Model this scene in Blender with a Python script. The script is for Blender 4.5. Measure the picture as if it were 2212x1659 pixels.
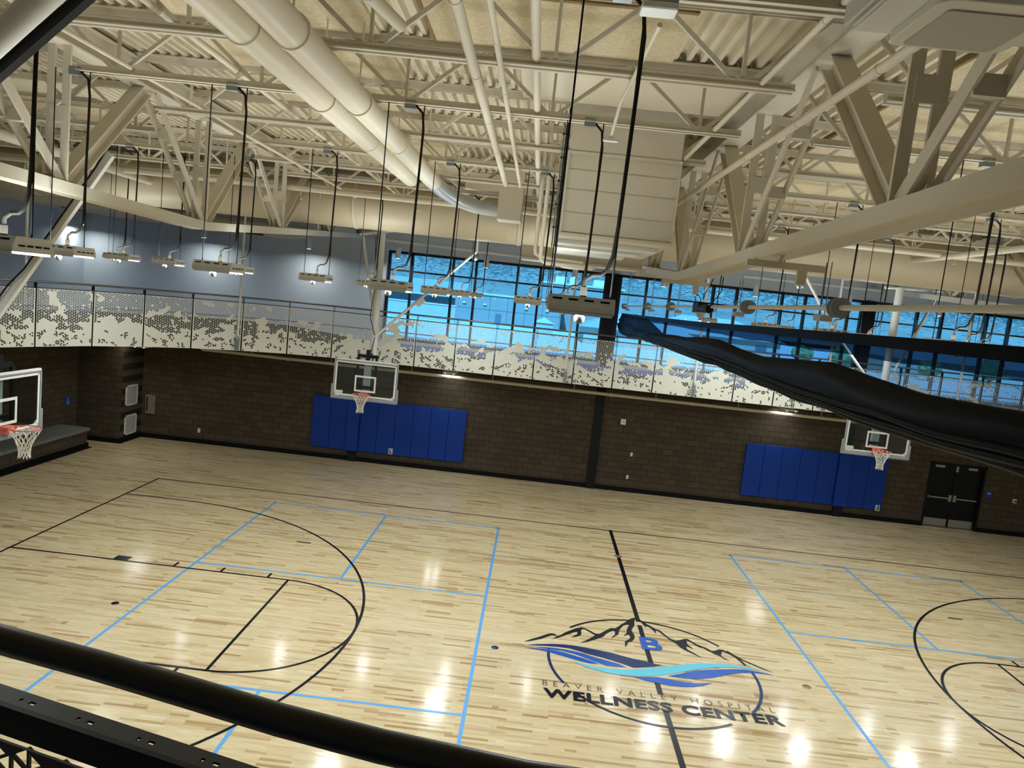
import bpy, bmesh, math, random
from mathutils import Vector, Matrix, noise

random.seed(7)
FT = 0.3048
sc = bpy.context.scene
col = sc.collection
for o in list(bpy.data.objects):
    bpy.data.objects.remove(o)

# ------------------------------------------------------------------ camera
CAM = (-8.724, -40.141, 20.11); YAW, PITCH, ROLL, FPX = -0.0265, -0.1158, 0.1071, 1570.98
_cy, _sy, _cp, _sp = math.cos(YAW), math.sin(YAW), math.cos(PITCH), math.sin(PITCH)
_f = Vector((_sy * _cp, _cy * _cp, _sp)); _r0 = Vector((_cy, -_sy, 0)); _u0 = _r0.cross(_f)
_r = math.cos(ROLL) * _r0 + math.sin(ROLL) * _u0
_u = -math.sin(ROLL) * _r0 + math.cos(ROLL) * _u0
cd = bpy.data.cameras.new('camera'); cam = bpy.data.objects.new('camera', cd); col.objects.link(cam)
M = Matrix((( _r.x, _u.x, -_f.x, CAM[0] * FT), (_r.y, _u.y, -_f.y, CAM[1] * FT), (_r.z, _u.z, -_f.z, CAM[2] * FT), (0, 0, 0, 1)))
cam.matrix_world = M
cd.sensor_width = 36; cd.lens = FPX / 2212 * 36; cd.clip_start = 0.05; cd.clip_end = 6000
sc.camera = cam

# ------------------------------------------------------------------ world, sun, exposure
w = bpy.data.worlds.new('world'); sc.world = w; w.use_nodes = True
nt = w.node_tree; nt.nodes.clear()
sky = nt.nodes.new('ShaderNodeTexSky'); sky.sky_type = 'NISHITA'; sky.sun_disc = False
sky.sun_elevation = math.radians(52); sky.sun_rotation = math.radians(200); sky.air_density = 1.0
bg = nt.nodes.new('ShaderNodeBackground'); bg.inputs[1].default_value = 0.16
ow = nt.nodes.new('ShaderNodeOutputWorld')
nt.links.new(sky.outputs[0], bg.inputs[0]); nt.links.new(bg.outputs[0], ow.inputs[0])
sl = bpy.data.lights.new('sun', 'SUN'); sl.energy = 14.0; sl.angle = 0.01; sl.color = (1.0, 0.95, 0.87)
sun = bpy.data.objects.new('sun', sl); col.objects.link(sun)
sun.rotation_euler = (math.radians(40), 0, math.radians(-18))
sc.view_settings.view_transform = 'Standard'; sc.view_settings.look = 'None'
sc.view_settings.gamma = 1.0; sc.view_settings.exposure = 0.0; sc.view_settings.use_curve_mapping = False
sc.cycles.use_denoising = True
sc.cycles.max_bounces = 8; sc.cycles.diffuse_bounces = 5; sc.cycles.glossy_bounces = 3
sc.cycles.transmission_bounces = 4; sc.cycles.transparent_max_bounces = 16
sc.cycles.sample_clamp_indirect = 6.0
LAMP_W = 46.0      # one high bay light, downwards
PEND_W = 19.0
UP_W = 21.0         # added upward fill on each high bay, to brighten ceiling and walls

# ------------------------------------------------------------------ helpers
def ray(px, py):
    return _f + _r * ((px - 1106) / FPX) - _u * ((py - 829.5) / FPX)
def P(px, py, X=None, Y=None, Z=None):
    """a point of the photograph on a known plane of the hall, in feet"""
    d = ray(px, py)
    if X is not None: t = (X - CAM[0]) / d.x
    elif Y is not None: t = (Y - CAM[1]) / d.y
    else: t = (Z - CAM[2]) / d.z
    return Vector(CAM) + d * t

def lin(c):
    return tuple((v / 12.92 if v <= .04045 else ((v + .055) / 1.055) ** 2.4) for v in c)
def rgb(r, g, b):
    return lin((r / 255, g / 255, b / 255)) + (1,)

MATS = {}
def mat(name, c, rough=.6, metal=0., bump=0., bscale=40., var=0., spec=.5, coat=0.):
    if name in MATS: return MATS[name]
    m = bpy.data.materials.new(name); m.use_nodes = True; n = m.node_tree
    b = n.nodes['Principled BSDF']
    b.inputs['Base Color'].default_value = c; b.inputs['Roughness'].default_value = rough
    b.inputs['Metallic'].default_value = metal; b.inputs['Specular IOR Level'].default_value = spec
    b.inputs['Coat Weight'].default_value = coat
    tc = n.nodes.new('ShaderNodeTexCoord')
    nz = n.nodes.new('ShaderNodeTexNoise'); nz.inputs['Scale'].default_value = bscale; nz.inputs['Detail'].default_value = 4
    n.links.new(tc.outputs['Object'], nz.inputs['Vector'])
    if bump:
        bp = n.nodes.new('ShaderNodeBump'); bp.inputs['Strength'].default_value = bump; bp.inputs['Distance'].default_value = .01
        n.links.new(nz.outputs[0], bp.inputs['Height']); n.links.new(bp.outputs[0], b.inputs['Normal'])
    vv = var or .04
    mx = n.nodes.new('ShaderNodeMix'); mx.data_type = 'RGBA'
    mx.inputs[6].default_value = tuple(min(1, v * (1 + vv)) for v in c[:3]) + (1,)
    mx.inputs[7].default_value = tuple(v * (1 - vv) for v in c[:3]) + (1,)
    n.links.new(nz.outputs[0], mx.inputs[0]); n.links.new(mx.outputs[2], b.inputs['Base Color'])
    MATS[name] = m; return m

def emis(name, c, s):
    m = bpy.data.materials.new(name); m.use_nodes = True; b = m.node_tree.nodes['Principled BSDF']
    b.inputs['Base Color'].default_value = (.9, .9, .9, 1)
    b.inputs['Emission Color'].default_value = c; b.inputs['Emission Strength'].default_value = s
    MATS[name] = m; return m

def tag(o, label=None, cat=None, group=None, kind=None):
    if label: o['label'] = label
    if cat: o['category'] = cat
    if group: o['group'] = group
    if kind: o['kind'] = kind
    return o

def thing(name, label, cat, loc=(0, 0, 0), group=None, rotz=0):
    o = bpy.data.objects.new(name, None); col.objects.link(o); o.empty_display_size = .2
    o.location = (loc[0] * FT, loc[1] * FT, loc[2] * FT); o.rotation_euler.z = rotz
    o['_o'] = 1
    del o['_o']
    return tag(o, label, cat, group)

class MB:
    """collects shapes in feet and links them as ONE mesh object"""
    def __init__(s): s.v = []; s.f = []; s.sm = []
    def add(s, vs, fs, smooth=False):
        k = len(s.v); s.v += [tuple(v) for v in vs]
        for f in fs: s.f.append(tuple(i + k for i in f)); s.sm.append(smooth)
        return s
    def box(s, x0, x1, y0, y1, z0, z1):
        if x0 > x1: x0, x1 = x1, x0
        if y0 > y1: y0, y1 = y1, y0
        if z0 > z1: z0, z1 = z1, z0
        v = [(x0, y0, z0), (x1, y0, z0), (x1, y1, z0), (x0, y1, z0), (x0, y0, z1), (x1, y0, z1), (x1, y1, z1), (x0, y1, z1)]
        return s.add(v, [(0, 3, 2, 1), (4, 5, 6, 7), (0, 1, 5, 4), (1, 2, 6, 5), (2, 3, 7, 6), (3, 0, 4, 7)])
    def frame(s, p, q, side=None):
        p, q = Vector(p), Vector(q); d = (q - p).normalized()
        ref = Vector(side) if side is not None else (Vector((0, 0, 1)) if abs(d.z) < .95 else Vector((0, 1, 0)))
        a = d.cross(ref)
        if a.length < 1e-4: a = d.cross(Vector((1, 0, 0)))
        a.normalize(); b = a.cross(d).normalized()
        return p, q, a, b
    def prof(s, p, q, pts, side=None, smooth=False):
        """extrude a closed profile (a,b) from p to q; a = d x side, b ~ side"""
        p, q, a, b = s.frame(p, q, side); n = len(pts)
        v = [p + a * x + b * y for x, y in pts] + [q + a * x + b * y for x, y in pts]
        f = [(i, i + n, (i + 1) % n + n, (i + 1) % n) for i in range(n)]
        s.add(v, f, smooth); s.add(v, [tuple(range(n)), tuple(range(2 * n - 1, n - 1, -1))])
        return s
    def bar(s, p, q, w, h, side=None):
        return s.prof(p, q, [(-w / 2, -h / 2), (-w / 2, h / 2), (w / 2, h / 2), (w / 2, -h / 2)], side)
    def ibeam(s, p, q, w, h, tf=.06, tw=.05, side=None):
        W, H, t = w / 2, h / 2, tw / 2
        pts = [(-W, -H), (-W, -H + tf), (-t, -H + tf), (-t, H - tf), (-W, H - tf), (-W, H), (W, H), (W, H - tf), (t, H - tf), (t, -H + tf), (W, -H + tf), (W, -H)]
        p, q, a, b = s.frame(p, q, side); n = 12
        v = [p + a * x + b * y for x, y in pts] + [q + a * x + b * y for x, y in pts]
        s.add(v, [(i, i + n, (i + 1) % n + n, (i + 1) % n) for i in range(n)])
        for k in (0, n):
            s.add([v[k + i] for i in (0, 1, 10, 11)], [(0, 1, 2, 3)]); s.add([v[k + i] for i in (4, 5, 6, 7)], [(0, 1, 2, 3)])
            s.add([v[k + i] for i in (2, 3, 8, 9)], [(0, 1, 2, 3)])
        return s
    def tube(s, path, r, n=10, cap=True):
        path = [Vector(p) for p in path]; m = len(path); rs = r if isinstance(r, (list, tuple)) else [r] * m
        V = []; pa = None
        for i, p in enumerate(path):
            d = (path[min(i + 1, m - 1)] - path[max(i - 1, 0)]).normalized()
            if pa is None:
                ref = Vector((0, 0, 1)) if abs(d.z) < .9 else Vector((0, 1, 0)); a = d.cross(ref).normalized()
            else:
                a = (pa - d * pa.dot(d)).normalized()
            pa = a; b = d.cross(a)
            V += [p + (a * math.cos(2 * math.pi * k / n) + b * math.sin(2 * math.pi * k / n)) * rs[i] for k in range(n)]
        F = [(i * n + k, i * n + (k + 1) % n, (i + 1) * n + (k + 1) % n, (i + 1) * n + k) for i in range(m - 1) for k in range(n)]
        s.add(V, F, True)
        if cap: s.add(V[:n] + V[-n:], [tuple(range(n - 1, -1, -1)), tuple(range(n, 2 * n))])
        return s
    def lathe(s, c, prof, n=20, axis='z'):
        c = Vector(c); V = []
        for r, h in prof:
            for k in range(n):
                a = 2 * math.pi * k / n; x, y = r * math.cos(a), r * math.sin(a)
                V.append(c + (Vector((x, y, h)) if axis == 'z' else Vector((h, x, y)) if axis == 'x' else Vector((x, h, y))))
        m = len(prof)
        return s.add(V, [(i * n + k, i * n + (k + 1) % n, (i + 1) * n + (k + 1) % n, (i + 1) * n + k) for i in range(m - 1) for k in range(n)], True)
    def poly(s, pts, z0, z1=None):
        """flat polygon (list of x,y) at z0, or a slab between z0 and z1"""
        n = len(pts)
        if z1 is None: return s.add([(x, y, z0) for x, y in pts], [tuple(range(n))])
        v = [(x, y, z0) for x, y in pts] + [(x, y, z1) for x, y in pts]
        return s.add(v, [tuple(range(n - 1, -1, -1)), tuple(range(n, 2 * n))] + [(i, (i + 1) % n, (i + 1) % n + n, i + n) for i in range(n)])
    def build(s, name, m, parent=None, bevel=0, fix=True):
        me = bpy.data.meshes.new(name)
        off = Vector(parent.location) if parent is not None else Vector((0, 0, 0))
        if parent is not None and parent.parent is not None: off = off + Vector(parent.parent.location)
        rz = parent.get('rz', 0) if parent is not None else 0
        me.from_pydata([tuple(Vector(v) * FT - off) for v in s.v], [], s.f)
        me.polygons.foreach_set('use_smooth', s.sm); me.materials.append(m)
        if fix:
            b = bmesh.new(); b.from_mesh(me); bmesh.ops.recalc_face_normals(b, faces=b.faces); b.to_mesh(me); b.free()
        me.update()
        o = bpy.data.objects.new(name, me); col.objects.link(o)
        if parent is not None: o.parent = parent
        if bevel:
            bv = o.modifiers.new('bevel', 'BEVEL'); bv.width = bevel * FT; bv.segments = 2; bv.limit_method = 'ANGLE'
        return o

CHILD = {}
def kids(o):
    return [c for c in bpy.data.objects if c.parent is o]
def copy_tree(src, loc, label=None, rotz=None, tree=None):
    def cp(o, parent, t):
        c = o.copy(); col.objects.link(c)
        if parent is not None:
            c.parent = parent; c.matrix_parent_inverse = o.matrix_parent_inverse
        for ch, sub in t: cp(ch, c, sub)
        return c
    c = cp(src, None, tree if tree is not None else tree_of(src))
    c.location = (loc[0] * FT, loc[1] * FT, loc[2] * FT)
    if rotz is not None: c.rotation_euler.z = rotz
    if label: c['label'] = label
    return c
def tree_of(o):
    return [(c, tree_of(c)) for c in kids(o)]
def struct(mb, name, m):
    o = mb.build(name, m); o['kind'] = 'structure'; return o

ORD = ['first', 'second', 'third', 'fourth', 'fifth', 'sixth', 'seventh', 'eighth', 'ninth', 'tenth', 'eleventh', 'twelfth', 'thirteenth', 'fourteenth',
       'fifteenth', 'sixteenth', 'seventeenth', 'eighteenth', 'nineteenth', 'twentieth', 'twenty-first', 'twenty-second', 'twenty-third', 'twenty-fourth',
       'twenty-fifth', 'twenty-sixth', 'twenty-seventh', 'twenty-eighth', 'twenty-ninth', 'thirtieth', 'thirty-first', 'thirty-second']

# ------------------------------------------------------------------ materials
cream = mat('cream_paint', rgb(206, 197, 176), .55, bump=.05, bscale=60)
cream_deck = mat('cream_deck_paint', rgb(208, 197, 172), .6)
duct_m = mat('cream_duct_paint', rgb(206, 196, 174), .55)
white = mat('white_paint', rgb(225, 224, 218), .45)
offwhite = mat('panel_paint', rgb(226, 224, 210), .5)
black = mat('black_rubber', rgb(6, 6, 7), .7, spec=.2)
blackm = mat('black_steel', rgb(14, 14, 16), .5, spec=.25)
framem = mat('window_frame_black', rgb(9, 12, 18), .5)
steelb = mat('dark_column_paint', rgb(15, 17, 20), .6, spec=.25)
grey_wall = mat('grey_wall_paint', rgb(212, 220, 222), .85, bump=.04, bscale=30)
white_wall = mat('white_wall_paint', rgb(200, 200, 196), .8)
blue_pad = mat('blue_vinyl', rgb(0, 52, 142), .55, spec=.3, bump=.05, bscale=25)
blue_track = mat('blue_rubber_track', rgb(46, 84, 150), .7, bump=.2, bscale=120)
concrete = mat('concrete_cap', rgb(112, 112, 108), .8, bump=.3, bscale=18, var=.15)
stainless = mat('brushed_steel', rgb(170, 168, 160), .35, metal=.9)
galv = mat('galvanized_steel', rgb(150, 156, 158), .4, metal=.8)
greym = mat('grey_housing', rgb(188, 188, 184), .5)
grey_pad = mat('grey_padding', rgb(140, 142, 146), .6)
cable_m = mat('dark_wire_rope', rgb(34, 36, 36), .8, spec=.05)
conduit_m = mat('dark_flexible_conduit', rgb(44, 41, 36), .9, bump=.5, bscale=260, spec=.02)
orange = mat('orange_rim_steel', rgb(214, 70, 44), .4)
netm = mat('white_net_cord', rgb(228, 222, 208), .8)
navy = mat('navy_court_paint', rgb(9, 12, 24), .22, spec=.35)
litblue = mat('light_blue_court_paint', rgb(92, 160, 220), .25)
greyline = mat('grey_court_paint', rgb(110, 125, 128), .25)
lg_navy = mat('logo_navy', rgb(12, 40, 92), .22)
lg_blue = mat('logo_blue', rgb(18, 84, 180), .22)
lg_teal = mat('logo_teal', rgb(96, 190, 214), .22)
sign_blue = mat('blue_sign', rgb(16, 60, 170), .5)
red_m = mat('red_plastic', rgb(180, 40, 34), .5)
board_m = mat('fiber_acoustic_board', rgb(196, 180, 148), .95, bump=1.0, bscale=30, var=.38)
fiber_edge = mat('board_edge_fiber', rgb(140, 116, 78), .95, bump=1.0, bscale=80, var=.3)
lens_m = emis('lit_lens', (1, .97, .92, 1), 4.0)
dome_m = mat('sensor_dome_plastic', rgb(150, 150, 148), .35)
silver = mat('silver_duct', rgb(186, 190, 190), .35, metal=.35)
curtain_m = mat('navy_vinyl_curtain', rgb(2, 3, 6), .5, bump=.7, bscale=3.0, var=.2, spec=.06)

def block_mat(name, ax):
    m = bpy.data.materials.new(name); m.use_nodes = True; n = m.node_tree; L = n.links.new
    b = n.nodes['Principled BSDF']; b.inputs['Roughness'].default_value = .9
    tc = n.nodes.new('ShaderNodeTexCoord'); sp = n.nodes.new('ShaderNodeSeparateXYZ'); cb = n.nodes.new('ShaderNodeCombineXYZ')
    L(tc.outputs['Object'], sp.inputs[0]); L(sp.outputs[ax], cb.inputs[0]); L(sp.outputs[2], cb.inputs[1])
    br = n.nodes.new('ShaderNodeTexBrick'); br.inputs['Scale'].default_value = 1.0
    br.inputs['Brick Width'].default_value = .4064; br.inputs['Row Height'].default_value = .2032
    br.inputs['Mortar Size'].default_value = .008; br.inputs['Mortar Smooth'].default_value = .3
    br.inputs['Color1'].default_value = rgb(78, 66, 50); br.inputs['Color2'].default_value = rgb(66, 55, 41); br.inputs['Mortar'].default_value = rgb(26, 20, 14)
    br.inputs['Bias'].default_value = .1
    L(cb.outputs[0], br.inputs['Vector'])
    nz = n.nodes.new('ShaderNodeTexNoise'); nz.inputs['Scale'].default_value = 45; nz.inputs['Detail'].default_value = 6
    L(tc.outputs['Object'], nz.inputs['Vector'])
    mr = n.nodes.new('ShaderNodeMapRange'); mr.inputs[1].default_value = .35; mr.inputs[2].default_value = .65; mr.inputs[3].default_value = .65; mr.inputs[4].default_value = 1.3
    L(nz.outputs[0], mr.inputs[0])
    mx = n.nodes.new('ShaderNodeMix'); mx.data_type = 'RGBA'; mx.blend_type = 'MULTIPLY'; mx.inputs[0].default_value = 1
    L(br.outputs['Color'], mx.inputs[6]); L(mr.outputs[0], mx.inputs[7]); L(mx.outputs[2], b.inputs['Base Color'])
    bp = n.nodes.new('ShaderNodeBump'); bp.inputs['Strength'].default_value = .5; bp.inputs['Distance'].default_value = .008
    ad = n.nodes.new('ShaderNodeMath'); ad.operation = 'SUBTRACT'
    L(nz.outputs[0], ad.inputs[0]); L(br.outputs['Fac'], ad.inputs[1]); L(ad.outputs[0], bp.inputs['Height']); L(bp.outputs[0], b.inputs['Normal'])
    return m
block_x = block_mat('brown_block_along_x', 0); block_y = block_mat('brown_block_along_y', 1)

def floor_mat():
    m = bpy.data.materials.new('maple_strip_floor'); m.use_nodes = True; n = m.node_tree; L = n.links.new
    b = n.nodes['Principled BSDF']
    tc = n.nodes.new('ShaderNodeTexCoord')
    def brick(wd, off, c1, c2):
        mp = n.nodes.new('ShaderNodeMapping'); mp.inputs['Location'].default_value = (off, 0, 0); L(tc.outputs['Object'], mp.inputs[0])
        br = n.nodes.new('ShaderNodeTexBrick'); br.inputs['Scale'].default_value = 1; br.inputs['Brick Width'].default_value = wd
        br.inputs['Row Height'].default_value = .0572; br.inputs['Mortar Size'].default_value = .0004; br.inputs['Mortar Smooth'].default_value = 0
        br.offset = .37; br.offset_frequency = 3; br.squash = 1.0
        br.inputs['Color1'].default_value = c1; br.inputs['Color2'].default_value = c2; br.inputs['Mortar'].default_value = c2
        L(mp.outputs[0], br.inputs['Vector']); return br
    g = (0, 0, 0, 1); h = (1, 1, 1, 1)
    b1 = brick(.62, 0, g, h); b2 = brick(.97, .31, g, h)
    av = n.nodes.new('ShaderNodeMix'); av.data_type = 'RGBA'; av.inputs[0].default_value = .45
    L(b1.outputs['Color'], av.inputs[6]); L(b2.outputs['Color'], av.inputs[7])
    cr = n.nodes.new('ShaderNodeValToRGB'); e = cr.color_ramp.elements
    e[0].position = 0.0; e[0].color = rgb(158, 128, 86); e[1].position = 1; e[1].color = rgb(218, 204, 172)
    for p, c in ((.16, rgb(178, 150, 108)), (.3, rgb(200, 178, 138)), (.6, rgb(208, 189, 150)), (.85, rgb(213, 196, 160))):
        x = e.new(p); x.color = c
    L(av.outputs[2], cr.inputs[0])
    mp = n.nodes.new('ShaderNodeMapping'); mp.inputs['Scale'].default_value = (1.6, 30, 1); L(tc.outputs['Object'], mp.inputs[0])
    nz = n.nodes.new('ShaderNodeTexNoise'); nz.inputs['Scale'].default_value = 2.0; nz.inputs['Detail'].default_value = 5; L(mp.outputs[0], nz.inputs['Vector'])
    mr = n.nodes.new('ShaderNodeMapRange'); mr.inputs[1].default_value = .3; mr.inputs[2].default_value = .7; mr.inputs[3].default_value = .84; mr.inputs[4].default_value = 1.1
    L(nz.outputs[0], mr.inputs[0])
    mx = n.nodes.new('ShaderNodeMix'); mx.data_type = 'RGBA'; mx.blend_type = 'MULTIPLY'; mx.inputs[0].default_value = 1
    L(cr.outputs[0], mx.inputs[6]); L(mr.outputs[0], mx.inputs[7]); L(mx.outputs[2], b.inputs['Base Color'])
    b.inputs['Roughness'].default_value = .13; b.inputs['Specular IOR Level'].default_value = .5
    n2 = n.nodes.new('ShaderNodeTexNoise'); n2.inputs['Scale'].default_value = 1.2; n2.inputs['Detail'].default_value = 2
    mp2 = n.nodes.new('ShaderNodeMapping'); mp2.inputs['Scale'].default_value = (2, 17, 1); L(tc.outputs['Object'], mp2.inputs[0]); L(mp2.outputs[0], n2.inputs['Vector'])
    bp = n.nodes.new('ShaderNodeBump'); bp.inputs['Strength'].default_value = .06; bp.inputs['Distance'].default_value = .01
    L(n2.outputs[0], bp.inputs['Height']); L(bp.outputs[0], b.inputs['Normal'])
    return m
maple = floor_mat()

def mix_clear(name, tint, gloss, fac, rough=.02, body=None, bodyfac=0):
    """thin clear sheet: transparent tint + a little mirror, optional diffuse body"""
    m = bpy.data.materials.new(name); m.use_nodes = True; n = m.node_tree; n.nodes.clear(); L = n.links.new
    o = n.nodes.new('ShaderNodeOutputMaterial'); t = n.nodes.new('ShaderNodeBsdfTransparent'); t.inputs[0].default_value = tint
    g = n.nodes.new('ShaderNodeBsdfGlossy'); g.inputs['Color'].default_value = gloss; g.inputs['Roughness'].default_value = rough
    mx = n.nodes.new('ShaderNodeMixShader'); mx.inputs[0].default_value = fac; L(t.outputs[0], mx.inputs[1]); L(g.outputs[0], mx.inputs[2]); last = mx
    if body:
        d = n.nodes.new('ShaderNodeBsdfDiffuse'); d.inputs[0].default_value = body
        m2 = n.nodes.new('ShaderNodeMixShader'); m2.inputs[0].default_value = bodyfac; L(mx.outputs[0], m2.inputs[1]); L(d.outputs[0], m2.inputs[2]); last = m2
    L(last.outputs[0], o.inputs[0]); MATS[name] = m; return m
glass = mix_clear('blue_tinted_glass', (.30, .66, 1.0, 1), (.8, .9, 1, 1), .05)
board_glass = mix_clear('clear_backboard_glass', (.80, .84, .84, 1), (1, 1, 1, 1), .06)
mesh_m = mix_clear('sheer_curtain_mesh', (.62, .68, .76, 1), (.5, .6, .7, 1), .02, .5, rgb(20, 36, 60), .38)
def drape_mat():
    m = bpy.data.materials.new('translucent_navy_vinyl'); m.use_nodes = True; n = m.node_tree; n.nodes.clear(); L = n.links.new
    o = n.nodes.new('ShaderNodeOutputMaterial'); d = n.nodes.new('ShaderNodeBsdfDiffuse'); d.inputs[0].default_value = rgb(12, 22, 38)
    t = n.nodes.new('ShaderNodeBsdfTranslucent'); t.inputs[0].default_value = rgb(70, 120, 170)
    x = n.nodes.new('ShaderNodeMixShader'); x.inputs[0].default_value = .5; L(d.outputs[0], x.inputs[1]); L(t.outputs[0], x.inputs[2])
    g = n.nodes.new('ShaderNodeBsdfGlossy'); g.inputs['Roughness'].default_value = .35; y = n.nodes.new('ShaderNodeMixShader'); y.inputs[0].default_value = .04; L(x.outputs[0], y.inputs[1]); L(g.outputs[0], y.inputs[2]); L(y.outputs[0], o.inputs[0]); return m
drape_m = drape_mat()
mesh_dark = mix_clear('doubled_curtain_mesh', (.3, .36, .46, 1), (.5, .6, .7, 1), .02, .5, rgb(12, 22, 40), .6)

# ================================================================== SHELL
WY = 40.4; DECK = 13.85; RZ = 29.15; ZP0, ZP1 = 12.4, 17.0
f = MB().poly([(-62, -50), (62, -50), (62, 41), (-62, 41)], -.8, 0); struct(f, 'floor', maple)
COLS = (-28.1, -.9, 26.7)
BAYS = [(-25.9, -1.4, [-23.2, -18.64, -16.1, -11.5, -9.04, -4.35, -1.84]), (-.4, 26.2, [2.66, 5.24, 9.95, 12.45, 17.4, 19.9, 24.6]),
        (27.2, 53.6, [32.0, 34.66, 39.4, 41.85, 46.6, 49.2])]
ZW0, ZW1 = 14.35, 23.85
# far wall: block below, painted wall above, open at the three window bays
DX0, DX1 = 36.1, 42.2
b = MB(); b.box(-52.65, DX0, WY, WY + 1, 0, 12.9); b.box(DX1, 62, WY, WY + 1, 0, 12.9); b.box(DX0, DX1, WY, WY + 1, 7.3, 12.9); struct(b, 'wall_far', block_x)
b = MB(); b.box(-62, -26, WY, WY + 1, 12.9, RZ + .3); b.box(-26, 53.8, WY, WY + 1, ZW1 + .15, RZ + .3); b.box(53.8, 62, WY, WY + 1, 12.9, RZ + .3)
b.box(-26, 53.8, WY, WY + 1, 12.9, ZW0 - .15); struct(b, 'wall_far_upper', grey_wall)
b = MB(); b.box(-58.6, -57.6, -50, 37.3, 0, 12.9); struct(b, 'wall_left', block_y)
b = MB(); b.box(-61, -60, -50, WY + 1, 12.9, RZ + .3); struct(b, 'wall_left_upper', grey_wall)
b = MB(); b.box(-57.6, -52.65, 36.3, WY + .9, 0, 12.5); struct(b, 'wall_corner_pier', block_x)
b = MB(); b.box(58, 59, -50, WY + 1, 0, RZ + .3); struct(b, 'wall_right', grey_wall)
b = MB(); b.box(-62, 62, -51, -50, 0, RZ + .3); struct(b, 'wall_near', grey_wall)
# baseboards
b = MB(); b.box(-52.5, DX0 - .05, WY - .12, WY, 0, .5); b.box(DX1 + .05, 58, WY - .12, WY, 0, .5); struct(b, 'baseboard_far', black)
b = MB(); b.box(-52.65, -52.5, 36.2, WY, 0, .5); b.box(-57.5, -52.5, 36.15, 36.3, 0, .5); struct(b, 'baseboard_corner', black)
b = MB(); b.box(-57.6, -57.5, -49, 36.2, 0, .5); b.box(-54.5, -54.38, -20, 33.4, 0, .45); b.box(-57.5, -54.38, 33.4, 33.52, 0, .45); b.box(-54.38, -53.9, -20, 33.4, 0, .04); struct(b, 'baseboard_left', black)

# fluted roof deck
b = MB(); pts = []; x = -62.0
while x < 62:
    pts += [(x, RZ), (x + .17, RZ), (x + .23, RZ + .27), (x + .44, RZ + .27)]; x += .5
n = len(pts)
b.add([(p[0], -51, p[1]) for p in pts] + [(p[0], 42, p[1]) for p in pts], [(i, i + 1, i + 1 + n, i + n) for i in range(n - 1)])
struct(b, 'ceiling', cream_deck)
b = MB().box(-63, 63, -52, 43, RZ + .3, RZ + .9); struct(b, 'roof', white_wall)

# windows
for k, (x0, x1, ms) in enumerate(BAYS):
    o = MB(); yc = WY + .25; d = .22
    o.box(x0, x1, yc - d, yc + d, ZW1 - .14, ZW1 + .16); o.box(x0, x1, yc - d, yc + d, ZW0 - .16, ZW0 + .12)
    o.box(x0, x0 + .32, yc - d, yc + d, ZW0, ZW1); o.box(x1 - .3, x1, yc - d, yc + d, ZW0, ZW1)
    for m_ in ms: o.box(m_ - .13, m_ + .13, yc - d, yc + d, ZW0, ZW1)
    o.box(x0, x1, yc - .12, yc + .12, 21.82, 22.0)
    fr = struct(o, 'window_%d' % (k + 1), framem)
    g = MB().box(x0 + .1, x1 - .1, yc + .02, yc + .05, ZW0, ZW1); gp = g.build('window_pane', glass, fr)

# track deck (runs along the left end, round the corner and along the window side)
EDGE = [(-51.9, -44), (-51.9, -8), (-51.6, 0.0), (-51.1, 3.9), (-50.2, 7.8), (-49.4, 11.6), (-47.9, 15.6), (-46.0, 19.9), (-43.5, 23.3), (-40.6, 26.3), (-36.9, 28.8), (-33.05, 30.6), (-28.9, 31.5), (-24.75, 31.9), (-20.65, 32.0)]
EDGE += [(-16.65 + 3.975 * i, 32.0) for i in range(19)]
ei = [(-51.9 - .2, -44)]
def inset(pts, d):
    out = []
    for i, p in enumerate(pts):
        a = Vector(pts[max(i - 1, 0)]); c = Vector(pts[min(i + 1, len(pts) - 1)]); t = (c - a).normalized(); nrm = Vector((-t.y, t.x)); out.append((p[0] + nrm.x * d, p[1] + nrm.y * d))
    return out
IN = inset(EDGE, .22)
b = MB()
def ring(mb, inner, z0, z1):
    n = len(inner); outer = []
    for x, y in inner: outer.append((-60, y) if y < 19 else ((-60, WY) if y < 20 else (max(-60, x - (30 - y) * 1.4) if y < 30 else x, WY)))
    v = [(x, y, z) for z in (z0, z1) for pts_ in (inner, outer) for x, y in pts_]
    F = []
    for i in range(n - 1):
        F += [(i, i + 1, n + i + 1, n + i), (2 * n + i, 3 * n + i, 3 * n + i + 1, 2 * n + i + 1), (i, 2 * n + i, 2 * n + i + 1, i + 1)]
    mb.add(v, F)
ring(b, IN, 12.75, DECK - .06); struct(b, 'floor_track_slab', white_wall)
b = MB(); ring(b, inset(EDGE, .3), DECK - .06, DECK); struct(b, 'floor_track', blue_track)
# dark rubber fascia behind the guard panels, higher where the curve is banked
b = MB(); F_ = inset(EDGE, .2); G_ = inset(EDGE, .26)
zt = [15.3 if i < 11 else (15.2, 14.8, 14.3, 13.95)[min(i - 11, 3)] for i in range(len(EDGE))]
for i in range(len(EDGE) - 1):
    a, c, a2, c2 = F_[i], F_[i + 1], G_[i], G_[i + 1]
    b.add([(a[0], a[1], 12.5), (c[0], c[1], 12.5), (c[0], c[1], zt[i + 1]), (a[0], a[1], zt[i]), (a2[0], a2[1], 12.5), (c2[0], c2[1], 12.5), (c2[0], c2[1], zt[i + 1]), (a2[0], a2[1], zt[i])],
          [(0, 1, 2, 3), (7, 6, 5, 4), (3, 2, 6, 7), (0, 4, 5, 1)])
struct(b, 'trim_1', black)

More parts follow.
